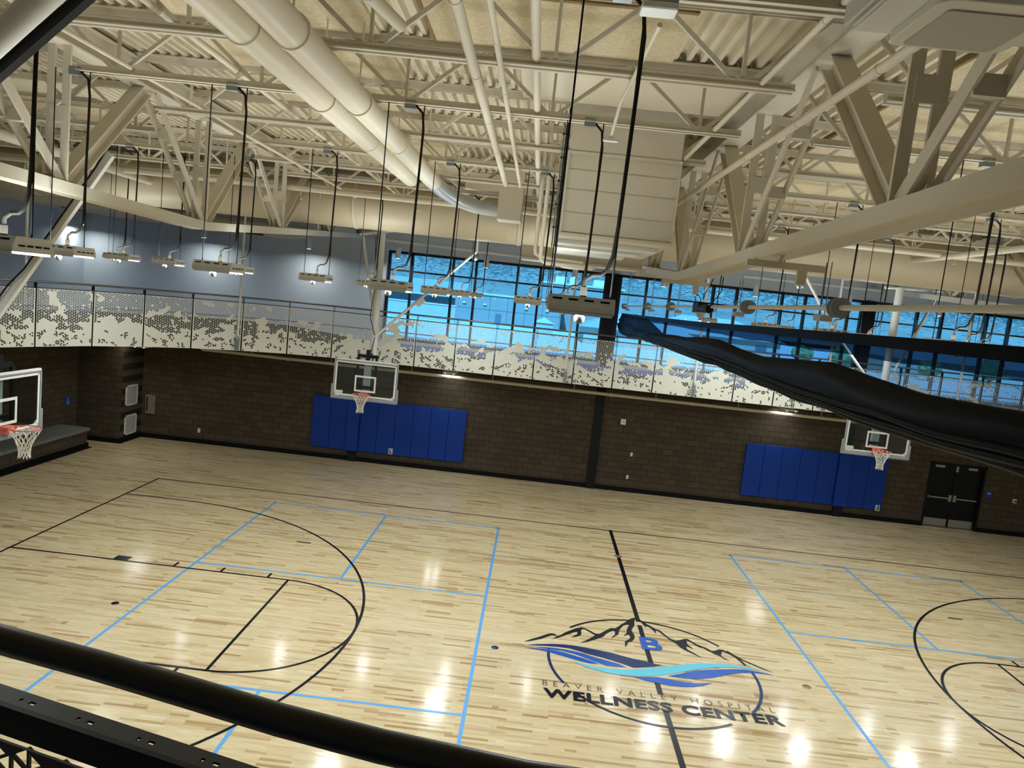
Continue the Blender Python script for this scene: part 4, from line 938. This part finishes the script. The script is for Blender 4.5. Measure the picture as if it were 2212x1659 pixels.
# ================================================================== HIGH BAY LIGHTS
def high_bay():
    t = thing('high_bay_light', 'x', 'light', (0, 0, 0), 'suspended high bay lights')
    W, D, H = .68, .68, .34     # half width along x, half depth along y, height
    b = MB(); pr_ = [(-D, 0), (-D, .12), (-D + .12, H), (D - .12, H), (D, .12), (D, 0)]
    b.add([(-W, y, z) for y, z in pr_] + [(W, y, z) for y, z in pr_], [(i, i + 1, i + 7, i + 6) for i in range(5)] + [(0, 1, 2, 3, 4, 5), (11, 10, 9, 8, 7, 6)])
    b.box(-W, W, -D, -D + .05, -.06, .02); b.box(-W, W, D - .05, D, -.06, .02)
    hs = b.build('housing', mat('lamp_housing', rgb(214, 216, 216), .5), t)
    for s in (-1, 1):
        b = MB(); b.prof((s * W, 0, 0), (s * (W + .04), 0, 0), [(y, z) for y, z in pr_], side=(0, 0, 1)); b.build('end_plate', white, t)
    b = MB()
    for k in range(4): b.box(-.62 + .34 * k, -.42 + .34 * k, -D + .06, -D + .1, H - .1, H - .06)
    for k in range(4):
        for s in (-1, 1): b.box(s * (W + .05), s * (W + .055), -.5 + .27 * k, -.3 + .27 * k, .12, .16)
    b.build('vent_slot', black, hs)
    for s in (-.33, .33): MB().box(-W + .06, W - .06, s - .27, s + .27, -.03, .0).build('lens', lens_m, t)
    MB().lathe((0, -D + .2, 0), [(.001, -.24), (.07, -.235), (.11, -.18), (.12, -.1), (.09, -.08), (.09, 0)], 20).build('sensor_dome', dome_m, t)
    for s in (-.66, .66): MB().tube([(s, 0, H - .02), (s, 0, 6.85)], .022, 6, cap=False).build('cable', cable_m, t)
    b = MB().tube([(.05, -.05, H), (.05, -.05, H + .22)], .075, 10); b.build('strain_relief', conduit_m, t)
    b = MB().tube([(.05, -.05, H + .2), (.06, -.05, H + .38), (.2, -.05, H + .5), (.38, -.05, H + .52), (.5, -.05, H + .62), (.6, -.05, H + .95), (.64, -.05, H + 1.6), (.7, -.05, 5.9), (.62, -.05, 6.5), (.35, -.05, 6.75)], .045, 8); b.build('power_whip', conduit_m, t)
    MB().box(-.05, .35, -.2, .1, 6.6, 6.9).build('ceiling_box', galv, t)
    for s in (-.33, .33): area('lamp_down', (0, s, -.05), 1.3, .5, LAMP_W / 2, t, spread=180)
    area('added_up_fill', (0, 0, H + .03), 1.2, 1.1, UP_W, t, rot=(math.pi, 0, 0), spread=170)  # added fill light, lifts the ceiling and upper walls
    return t
LZ = 19.98
RW = {k: -12.65 + 5.6 * k for k in range(-3, 10)}
def lp(px, py, row): v = P(px, py, Y=RW[row]); return v.x, v.y
LAMPS = [(-7.85, RW[-2], 'nearest high bay light, hanging in the middle of the picture'),
         lp(1219, 671, 0) + ('high bay light right behind the nearest one',), lp(1196, 667, 5) + ('small high bay light peeking out left of the nearest one',),
         lp(1139.7, 661, 2) + ('high bay light hanging left of the nearest one, before the window',),
         lp(844, 630, 0) + ('high bay light in front of the white mast of the far left hoop',),
         lp(941, 639, 2) + ('high bay light before the left window, first of three in a line',), lp(994, 644, 4) + ('high bay light before the left window, second of three in a line',), lp(1026, 647, 7) + ('high bay light before the left window, third and farthest in its line',),
         lp(472.6, 589, 0) + ('high bay light over the left end of the grey wall, longest one there',), lp(682, 610, 2) + ('high bay light left of the far left hoop mast',), lp(792.6, 622, 5) + ('high bay light half hidden beside the far left hoop mast',),
         lp(6, 546, -2) + ('high bay light cut by the left edge of the picture',), lp(144, 552, 0) + ('high bay light by the slanting brace of the nearest hoop',),
         lp(515, 589, 3) + ('high bay light behind the long one over the grey wall',), lp(364.6, 575, 3) + ('high bay light over the grey wall, second from the slanting brace',), lp(266, 564, 3) + ('high bay light over the grey wall, next to the slanting brace',),
         (-41.5, RW[5], 'high bay light above the left end of the track'), (-44.0, RW[1], 'high bay light beyond the left edge')]
for row, nm in ((7, 'farthest row'), (4, 'fourth row from the windows'), (2, 'middle row'), (0, 'second row from the viewer')):
    for k, x in enumerate((6.5, 13.5, 20.8, 31)): LAMPS.append((x, RW[row], 'high bay light behind the divider curtain, %s, %s from the left' % (nm, ORD[k])))
LAMPS += [(-35.6, RW[-1], 'high bay light left of the picture, second row'), (7, RW[-2], 'high bay light beyond the right edge, near row'), (18, RW[-2], 'high bay light beyond the right edge, near row, outer'), (-34, RW[-2], 'high bay light left of the picture, near row')]
LB = high_bay(); LT = tree_of(LB)
for i, (x, y, lab) in enumerate(LAMPS):
    if i == 0: LB.location = (x * FT, y * FT, LZ * FT); LB['label'] = lab
    else: copy_tree(LB, (x, y, LZ), lab, None, LT)

# pendant cylinders over the far track
def pendant():
    t = thing('pendant_cylinder_light', 'x', 'light', (0, 0, 0), 'pendant cylinders over the far track')
    MB().lathe((0, 0, 0), [(.001, -.6), (.27, -.6), (.28, -.58), (.28, .55), (.26, .6), (.001, .62)], 20).build('cylinder', white, t)
    MB().lathe((0, 0, -.61), [(.001, 0), (.22, 0)], 20).build('lens', lens_m, t); MB().tube([(0, 0, .6), (0, 0, 3.08)], .03, 6).build('stem', white, t); MB().box(-.2, .2, -.2, .2, 3.0, 3.09).build('canopy_plate', white, t); area('pendant_lamp', (0, 0, -.66), .4, .4, PEND_W, t, spread=165, colr=(.9, .97, 1)); return t
PB = pendant(); PT = tree_of(PB)
for i, (px, py) in enumerate(((180, 464), (441, 503), (668, 525), (860.7, 546), (1050.6, 568), (1242, 592), (1434, 612), (1633.6, 624), (1835.6, 644), (2030, 668), (2220, 690))):
    lab = 'white pendant cylinder light over the far track, %s from the left' % ORD[i]; v = P(px, py, Y=RW[9]); pos = (v.x, v.y, 23.68)
    if i == 0: PB.location = Vector(pos) * FT; PB['label'] = lab
    else: copy_tree(PB, pos, lab, None, PT)

# ================================================================== DIVIDER CURTAIN AND ITS DRIVE
CX = .2
TOP = [(39.0, 19.85), (2.3, 19.95), (-16, 20.14), (-26.4, 20.24), (-34, 20.3)]
SOL = [(39.0, 19.5), (37.0, 19.3), (26, 18.7), (14.7, 18.72), (8, 18.9), (4.3, 18.95), (0, 19.15), (-4.1, 19.22), (-8, 19.0), (-11.3, 18.92), (-18, 19.25), (-20.5, 19.1), (-23.4, 18.98), (-25.2, 19.03), (-26.7, 19.08), (-34, 19.1)]
BOT = [(39.6, 18.5), (37.0, 17.85), (30, 17.75), (23, 18.0), (12, 18.03), (1, 18.0), (-5, 18.05), (-11.2, 17.98), (-16.3, 17.9), (-20.1, 17.93), (-24.3, 18.0), (-27, 18.1), (-34, 18.2)]
def itp(tab, y):
    tb = sorted(tab)
    if y <= tb[0][0]: return tb[0][1]
    for (a, u), (c, v) in zip(tb[:-1], tb[1:]):
        if y <= c: return u + (v - u) * (y - a) / (c - a)
    return tb[-1][1]
t = thing('divider_curtain', 'raised navy divider curtain, mesh on top and folded vinyl below, right half', 'curtain', (CX, 0, 19))
YS = [39.0 - .5 * i for i in range(147)]
b = MB(); nq = 22; V = []
for y in YS:
    zt_, zb_ = itp(SOL, y), itp(BOT, y); H = zt_ - zb_; w_ = .33 + .1 * noise.noise(Vector((y * .15, 2, 0)))
    endf = min(1, (39.4 - y) / 1.2 + .15)
    for k in range(nq):
        a = 2 * math.pi * k / nq
        fold = 1 + .13 * math.sin(a * 5 + noise.noise(Vector((y * .11, 0, 3))) * 5) + .14 * noise.noise(Vector((math.cos(a) * 1.3, y * .22, math.sin(a) * 1.3)))
        cx_ = math.cos(a) * w_ * fold * endf; cz = math.sin(a)
        cz = math.copysign(abs(cz) ** .8, cz)
        if cz < -.2: cx_ *= 1.25
        V.append((CX + cx_, y, (zt_ + zb_) / 2 + cz * H / 2 * (1 + .05 * (fold - 1) * 3)))
m_ = len(YS); b.add(V, [(i * nq + k, i * nq + (k + 1) % nq, (i + 1) * nq + (k + 1) % nq, (i + 1) * nq + k) for i in range(m_ - 1) for k in range(nq)] + [tuple(range(nq)), tuple(range((m_ - 1) * nq, m_ * nq))], True)
b.build('folded_vinyl', curtain_m, t)
# overlapping lower folds
for j, (dz, dx, ph) in enumerate(((.28, -.30, 0), (.1, -.22, 2), (-.02, -.1, 4))):
    b = MB(); V = []; n2 = 10
    for y in YS:
        zb_ = itp(BOT, y) + dz + .1 * noise.noise(Vector((y * .3, j, 1)))
        for k in range(n2):
            a = 2 * math.pi * k / n2; V.append((CX + dx - .02 + .13 * math.cos(a) * (1 + .4 * noise.noise(Vector((y * .5, j * 3, 0)))), y + .02 * j, zb_ + .1 * math.sin(a)))
    b.add(V, [(i * n2 + k, i * n2 + (k + 1) % n2, (i + 1) * n2 + (k + 1) % n2, (i + 1) * n2 + k) for i in range(m_ - 1) for k in range(n2)], True); b.build('lower_fold', curtain_m, t)
b = MB()
for y0, y1 in zip(YS[:-1], YS[1:]):
    a, c = itp(TOP, y0), itp(TOP, y1)
    b.add([(CX - .07, y0, a), (CX - .07, y1, c), (CX - .07, y1, c - .3), (CX - .07, y0, a - .3), (CX + .07, y0, a), (CX + .07, y1, c), (CX + .07, y1, c - .3), (CX + .07, y0, a - .3)], [(0, 1, 2, 3), (7, 6, 5, 4), (0, 4, 5, 1), (3, 2, 6, 7)])
b.build('top_hem', curtain_m, t)
b = MB(); nv = 6
for layer, x_off, amp in ((0, 0, .07),):
    V = []
    for i, y in enumerate(YS):
        a, c = itp(TOP, y) - .28, itp(SOL, y) - .05
        for k in range(nv + 1):
            u = k / nv; V.append((CX - .05 * u + amp * math.sin(y * 2.3 + u * 2) * u + .05 * noise.noise(Vector((y * 1.5, u * 2, 0))), y, a + (c - a) * u))
    b.add(V, [(i * (nv + 1) + k, i * (nv + 1) + k + 1, (i + 1) * (nv + 1) + k + 1, (i + 1) * (nv + 1) + k) for i in range(m_ - 1) for k in range(nv)], True)
b.build('mesh_upper', mesh_m, t, fix=False)
b = MB(); V = []; yd = [y for y in YS if y > 9]       # opaque vinyl drape at the far end, before the mesh starts
for y in yd:
    a, c = itp(TOP, y) - .2, itp(SOL, y) - .4; u0 = max(0, min(1, (20 - y) / 11)); a = a - (a - c) * u0 ** 1.2 * .9
    for k in range(7):
        u = k / 6; V.append((CX - .1 - .22 * u + .06 * math.sin(y * 3.1 + u * 3) * u + .05 * math.sin(y * 7.3), y, a + (c - a) * u))
b.add(V, [(i * 7 + k, i * 7 + k + 1, (i + 1) * 7 + k + 1, (i + 1) * 7 + k) for i in range(len(yd) - 1) for k in range(6)], True); b.build('vinyl_drape', drape_m, t, fix=False)
b = MB(); V = []
for y in YS:       # the second, slack layer of mesh under the hem
    a = itp(TOP, y) - .28; d_ = .18 + .16 * max(0, min(1, (6 - y) / 20)) + .05 * noise.noise(Vector((y * .4, 7, 0)))
    for k in range(3): V.append((CX + .12 - .03 * k, y, a - d_ * k / 2))
b.add(V, [(i * 3 + k, i * 3 + k + 1, (i + 1) * 3 + k + 1, (i + 1) * 3 + k) for i in range(m_ - 1) for k in range(2)], True); b.build('slack_mesh', mesh_dark, t, fix=False)

t = thing('curtain_drive_pipe', 'long white drive tube with grey drums that lifts the divider curtain', 'drive pipe', (CX, 0, 20.8))
def pz(y): return 20.62 + (39 - y) * .0047
MB().tube([(CX, 39.5, pz(39.5)), (CX, -34, pz(-34))], .085, 16).build('drive_tube', white, t)
for y in (38, 21.5, 10.5, -8.2, -17.8):
    MB().lathe((CX, y, pz(y)), [(.1, -.2), (.3, -.2), (.3, -.12), (.17, -.1), (.17, .1), (.3, .12), (.3, .2), (.1, .2)], 28, 'y').build('lift_drum', grey_pad, t)
for y in (36.5, 20, 8.5, -6.2, -16.2):
    MB().box(CX - .05, CX + .35, y - .4, y + .2, pz(y) - .42, pz(y) - .22).build('drum_bracket', greym, t, bevel=.03)
    b = MB()
    for s in (-.32, .12): b.tube([(CX + .1, y + s, pz(y) - .3), (CX + .1, y + s, chord_z(y) - .1)], .018, 6)
    b.tube([(CX, y - .1, pz(y) - .4), (CX, y - .1, 20.1)], .02, 6); b.build('bracket_rod', galv, t)
for y in (38.5, 30.5, 13, 3, -14.2):
    z = chord_z(y); MB().box(-1.75, .95, y - .12, y + .12, z - .26, z - .02).build('cross_channel', cream, t, bevel=.02)
    MB().box(CX - .16, CX + .16, y - .1, y + .1, z - .75, z - .25).build('hanger_plate', cream, t, bevel=.02)
t = thing('curtain_motor', 'black curtain motor with loose cables on the white drive tube', 'motor', (CX, 1, 20.8))
MB().box(CX - .3, CX + .25, .4, 1.6, 20.5, 21.05).build('motor_case', blackm, t, bevel=.05); MB().box(CX - .32, CX + .2, 1.6, 1.75, 20.45, 21.1).build('end_cap', stainless, t, bevel=.02)
MB().tube([(CX - .1, .4, 20.7), (CX - .1, -1.6, 20.68)], .22, 18).build('motor_barrel', blackm, t)
MB().add([(CX - .2, 1.3, 20.5), (CX - .2, .2, 20.5), (CX - .2, .7, 20.2), (CX + .1, 1.3, 20.5), (CX + .1, .2, 20.5), (CX + .1, .7, 20.2)], [(0, 1, 2), (5, 4, 3), (0, 3, 4, 1), (1, 4, 5, 2), (2, 5, 3, 0)]).build('guard_plate', greym, t)
for pts_ in ([(CX - .2, 1.4, 21.0), (CX - .3, 1.5, 21.3), (CX - .3, .8, 21.45), (CX - .2, .3, 21.2), (CX - .2, .4, 21.0)], [(CX - .1, .2, 21.2), (CX - .2, -.5, 21.5), (CX - .1, -1.0, 21.9), (CX, -1.1, 22.3)], [(CX, -1.2, 20.9), (CX - .1, -2.6, 21.2), (CX, -3.2, 21.6), (CX, -3.2, 22.3)], [(CX - .2, -2.0, 21.9), (CX - .2, -2.1, 21.2), (CX - .1, -1.7, 20.9)]):
    MB().tube(pts_, .025, 6).build('motor_cable', blackm, t)

# ================================================================== OUTSIDE, BEYOND THE WINDOWS
ground = mat('bright_concrete_yard', rgb(205, 200, 190), .9, bump=.1, bscale=.3, var=.1)
asphalt = mat('asphalt_outside', rgb(120, 120, 118), .9)
tan = mat('tan_stucco', rgb(150, 142, 130), .9, var=.06, bscale=.5)
tan2 = mat('pale_stucco', rgb(178, 170, 156), .9, var=.06, bscale=.5)
dkband = mat('grey_stucco', rgb(104, 104, 108), .9)
pale = mat('pale_roof_membrane', rgb(196, 196, 192), .8, var=.1, bscale=.4)
shingle = mat('pale_shingles', rgb(170, 166, 158), .9, var=.12, bscale=1.2)
jointm = mat('panel_joint', rgb(100, 96, 92), .9)
bushm = mat('sage_bush', rgb(128, 142, 92), .95, var=.4, bscale=3)
b = MB().poly([(-900, 43), (1100, 43), (1100, 1500), (-900, 1500)], -1.2, -.9); struct(b, 'ground_outside', ground)
def bx(name, x0, x1, y0, y1, z1, m, lab, extra=()):
    t = thing(name, lab, 'building', ((x0 + x1) / 2, (y0 + y1) / 2, 0))
    MB().box(x0, x1, y0, y1, -1, z1).build('wall', m, t)
    MB().box(x0 - 1, x1 + 1, y0 - 1, y1 + 1, z1, z1 + 1.4).build('roof_edge', pale, t)
    for nm, mm, args in extra: MB().box(*args).build(nm, mm, t)
    return t
# long hospital wing, seen left of the middle column
t = bx('hospital_wing', -74, 8, 520, 555, 21, tan, 'long low pale building beyond the window left of the middle column')
b = MB()
for k in range(7): b.box(-74 + 13.5 * k, -73.7 + 13.5 * k, 519.9, 520.1, 0, 21)
b.box(-74, 8, 519.9, 520.1, 9.8, 10.1); b.build('panel_joint', jointm, t)
MB().box(-42, -37.5, 519.7, 520.1, -.9, 7.5).build('service_door', dkband, t)
for x in (-68, -52, -20, -4): MB().box(x, x + 2.4, 518.8, 520, 13.3, 14.3).build('wall_lamp', white, t)
t = bx('upper_block', -8, 58, 560, 660, 36, tan, 'taller flat roofed block with roof units by the middle column')
for x, w_ in ((2, 9), (14, 6), (34, 11), (50, 4)): MB().box(x, x + w_, 575, 590, 37, 43).build('roof_unit', white, t)
t = bx('low_wing', -190, -77, 560, 640, 16, dkband, 'low grey building with a pale sloping roof beyond the left window')
MB().add([(-192, 555, 16), (-75, 555, 16), (-75, 640, 30), (-192, 640, 30)], [(0, 1, 2, 3)]).build('sloping_roof', shingle, t)
for x in (-165, -140, -102): MB().box(x, x + 9, 559.6, 560.1, 6, 13).build('window_opening', jointm, t)
t = thing('yard_wall', 'pale free standing yard wall with a bright coping beyond the left window', 'wall', (-90, 480, 0)); MB().box(-118, -68, 478, 480, -1, 10.5).build('wall_body', tan2, t); MB().box(-118.5, -67.5, 477.5, 480.5, 10.5, 11.3).build('coping', pale, t)
for i, (x0, x1, y0, y1, h, rh, lab) in enumerate(((18, 80, 380, 430, 9, 9, 'pale house with hipped shingle roof right of the long building'), (66, 150, 440, 500, 10, 12, 'house with a broad shingle roof behind the curtain drive'), (200, 300, 400, 470, 10, 9, 'long house with shingle roof beyond the right windows'), (330, 450, 430, 500, 9, 10, 'low house with pale roof at the far right windows'))):
    t = thing('house', lab, 'house', ((x0 + x1) / 2, y0, 0)); MB().box(x0, x1, y0, y1, -1, h).build('wall', tan2, t)
    MB().box(x0 + 8, x0 + 20, y0 - .3, y0 + .2, 0, 7).build('garage_door', tan, t); MB().box(x1 - 16, x1 - 9, y0 - .3, y0 + .2, 3, 7).build('window_opening', dkband, t)
    ym = (y0 + y1) / 2; ins = (y1 - y0) / 2 * .8
    MB().add([(x0 - 3, y0 - 3, h), (x1 + 3, y0 - 3, h), (x1 + 3, y1 + 3, h), (x0 - 3, y1 + 3, h), (x0 + ins, ym, h + rh), (x1 - ins, ym, h + rh)], [(0, 1, 5, 4), (1, 2, 5), (2, 3, 4, 5), (3, 0, 4), (0, 3, 2, 1)]).build('hipped_roof', shingle, t)
t = thing('garden_shed', 'small pale shed standing in the yard below the middle of the window', 'shed', (-4, 430, 0)); MB().box(-11, 1, 428, 440, -1, 7).build('shed_wall', tan2, t)
MB().add([(-12, 427, 7), (2, 427, 7), (2, 441, 7), (-12, 441, 7), (-5, 427, 10.5), (-5, 441, 10.5)], [(0, 1, 4), (1, 2, 5, 4), (2, 3, 5), (3, 0, 4, 5)]).build('shed_roof', pale, t)
b = MB().box(-900, 1100, 250, 275, -.95, -.85); struct(b, 'road_outside', asphalt)
t = thing('red_curb', 'red painted curb strip along the road outside', 'curb', (-60, 245, 0)); MB().box(-120, -30, 243, 245, -1, -.2).build('curb_stone', red_m, t)
# bushes and trees
def bush(x, y, r, h, lab, trunk=0):
    t = thing('tree' if trunk else 'bush', lab, 'tree' if trunk else 'bush', (x, y, 0))
    me = bpy.data.meshes.new('crown'); bm = bmesh.new(); bmesh.ops.create_icosphere(bm, subdivisions=3, radius=1)
    for v in bm.verts:
        k = 1 + .35 * noise.noise(v.co * 2.2 + Vector((x, y, 0))) + .15 * noise.noise(v.co * 6 + Vector((y, x, 0))); v.co = Vector((v.co.x * r * k, v.co.y * r * k, trunk + h / 2 + v.co.z * h / 2 * k)) * FT
    bm.to_mesh(me); bm.free(); me.materials.append(bushm); o = bpy.data.objects.new('crown', me); col.objects.link(o); o.parent = t
    if trunk: MB().tube([(x, y, -1), (x, y, trunk + h * .4)], r * .1, 8).build('trunk', jointm, t)
k = 0
PLANTS = [(-150, 500, 6, 8, 0), (-128, 500, 5, 8, 0), (-108, 490, 4, 6, 0), (-140, 700, 7, 22, 6), (-112, 720, 7, 20, 6), (150, 400, 6, 9, 2), (172, 395, 7, 11, 2), (215, 380, 6, 9, 2), (252, 385, 7, 12, 3), (305, 380, 7, 11, 3), (335, 370, 8, 12, 3), (128, 520, 8, 12, 4), (395, 350, 7, 26, 5), (160, 560, 9, 14, 4), (420, 700, 12, 16, 4), (300, 650, 12, 15, 4)]
px_ = sorted(p[0] for p in PLANTS)
for x, y, r, h, tr in PLANTS:
    bush(x, y, r, h, 'green %s seen through the windows, %s from the left among the plants outside' % ('tree' if tr else 'low bush', ORD[px_.index(x)]), tr)
# hillside: scrub foothill and mountain
def hill_mat():
    m = bpy.data.materials.new('scrub_hillside'); m.use_nodes = True; n = m.node_tree; L = n.links.new; b = n.nodes['Principled BSDF']; b.inputs['Roughness'].default_value = 1
    tc = n.nodes.new('ShaderNodeTexCoord'); nz = n.nodes.new('ShaderNodeTexNoise'); nz.inputs['Scale'].default_value = .02; nz.inputs['Detail'].default_value = 3; L(tc.outputs['Object'], nz.inputs['Vector'])
    vo = n.nodes.new('ShaderNodeTexVoronoi'); vo.inputs['Scale'].default_value = .16; L(tc.outputs['Object'], vo.inputs['Vector'])
    sp = n.nodes.new('ShaderNodeSeparateXYZ'); L(tc.outputs['Object'], sp.inputs[0])
    mr = n.nodes.new('ShaderNodeMapRange'); mr.inputs[1].default_value = 18; mr.inputs[2].default_value = 55; mr.inputs[3].default_value = .22; mr.inputs[4].default_value = .62; L(sp.outputs[2], mr.inputs[0])
    lt = n.nodes.new('ShaderNodeMath'); lt.operation = 'LESS_THAN'; L(vo.outputs['Distance'], lt.inputs[0]); L(mr.outputs[0], lt.inputs[1])
    mx = n.nodes.new('ShaderNodeMix'); mx.data_type = 'RGBA'; mx.inputs[6].default_value = rgb(168, 158, 138); mx.inputs[7].default_value = rgb(96, 102, 92)
    L(lt.outputs[0], mx.inputs[0])
    m2 = n.nodes.new('ShaderNodeMix'); m2.data_type = 'RGBA'; m2.blend_type = 'MULTIPLY'; m2.inputs[0].default_value = .6; L(mx.outputs[2], m2.inputs[6]); L(nz.outputs[0], m2.inputs[7]); L(m2.outputs[2], b.inputs['Base Color'])
    return m
b = MB(); NX, NYH = 110, 60; V = []
for j in range(NYH + 1):
    v = j / NYH; y = 900 + 9000 * v ** 1.6
    for i in range(NX + 1):
        x = -5200 + 11000 * i / NX; d_ = y - 900
        z = 4 + .036 * d_ + 60 * max(0, noise.noise(Vector((x * .0016, y * .0012, 0)))) * min(1, d_ / 500) + .24 * max(0, d_ - 2200) * (1 + .25 * noise.noise(Vector((x * .0009, y * .0009, 5)))) + 25 * noise.noise(Vector((x * .006, y * .005, 8))) * min(1, d_ / 800)
        V.append((x, y, z))
b.add(V, [(j * (NX + 1) + i, j * (NX + 1) + i + 1, (j + 1) * (NX + 1) + i + 1, (j + 1) * (NX + 1) + i) for j in range(NYH) for i in range(NX)], True)
struct(b, 'hills', hill_mat())
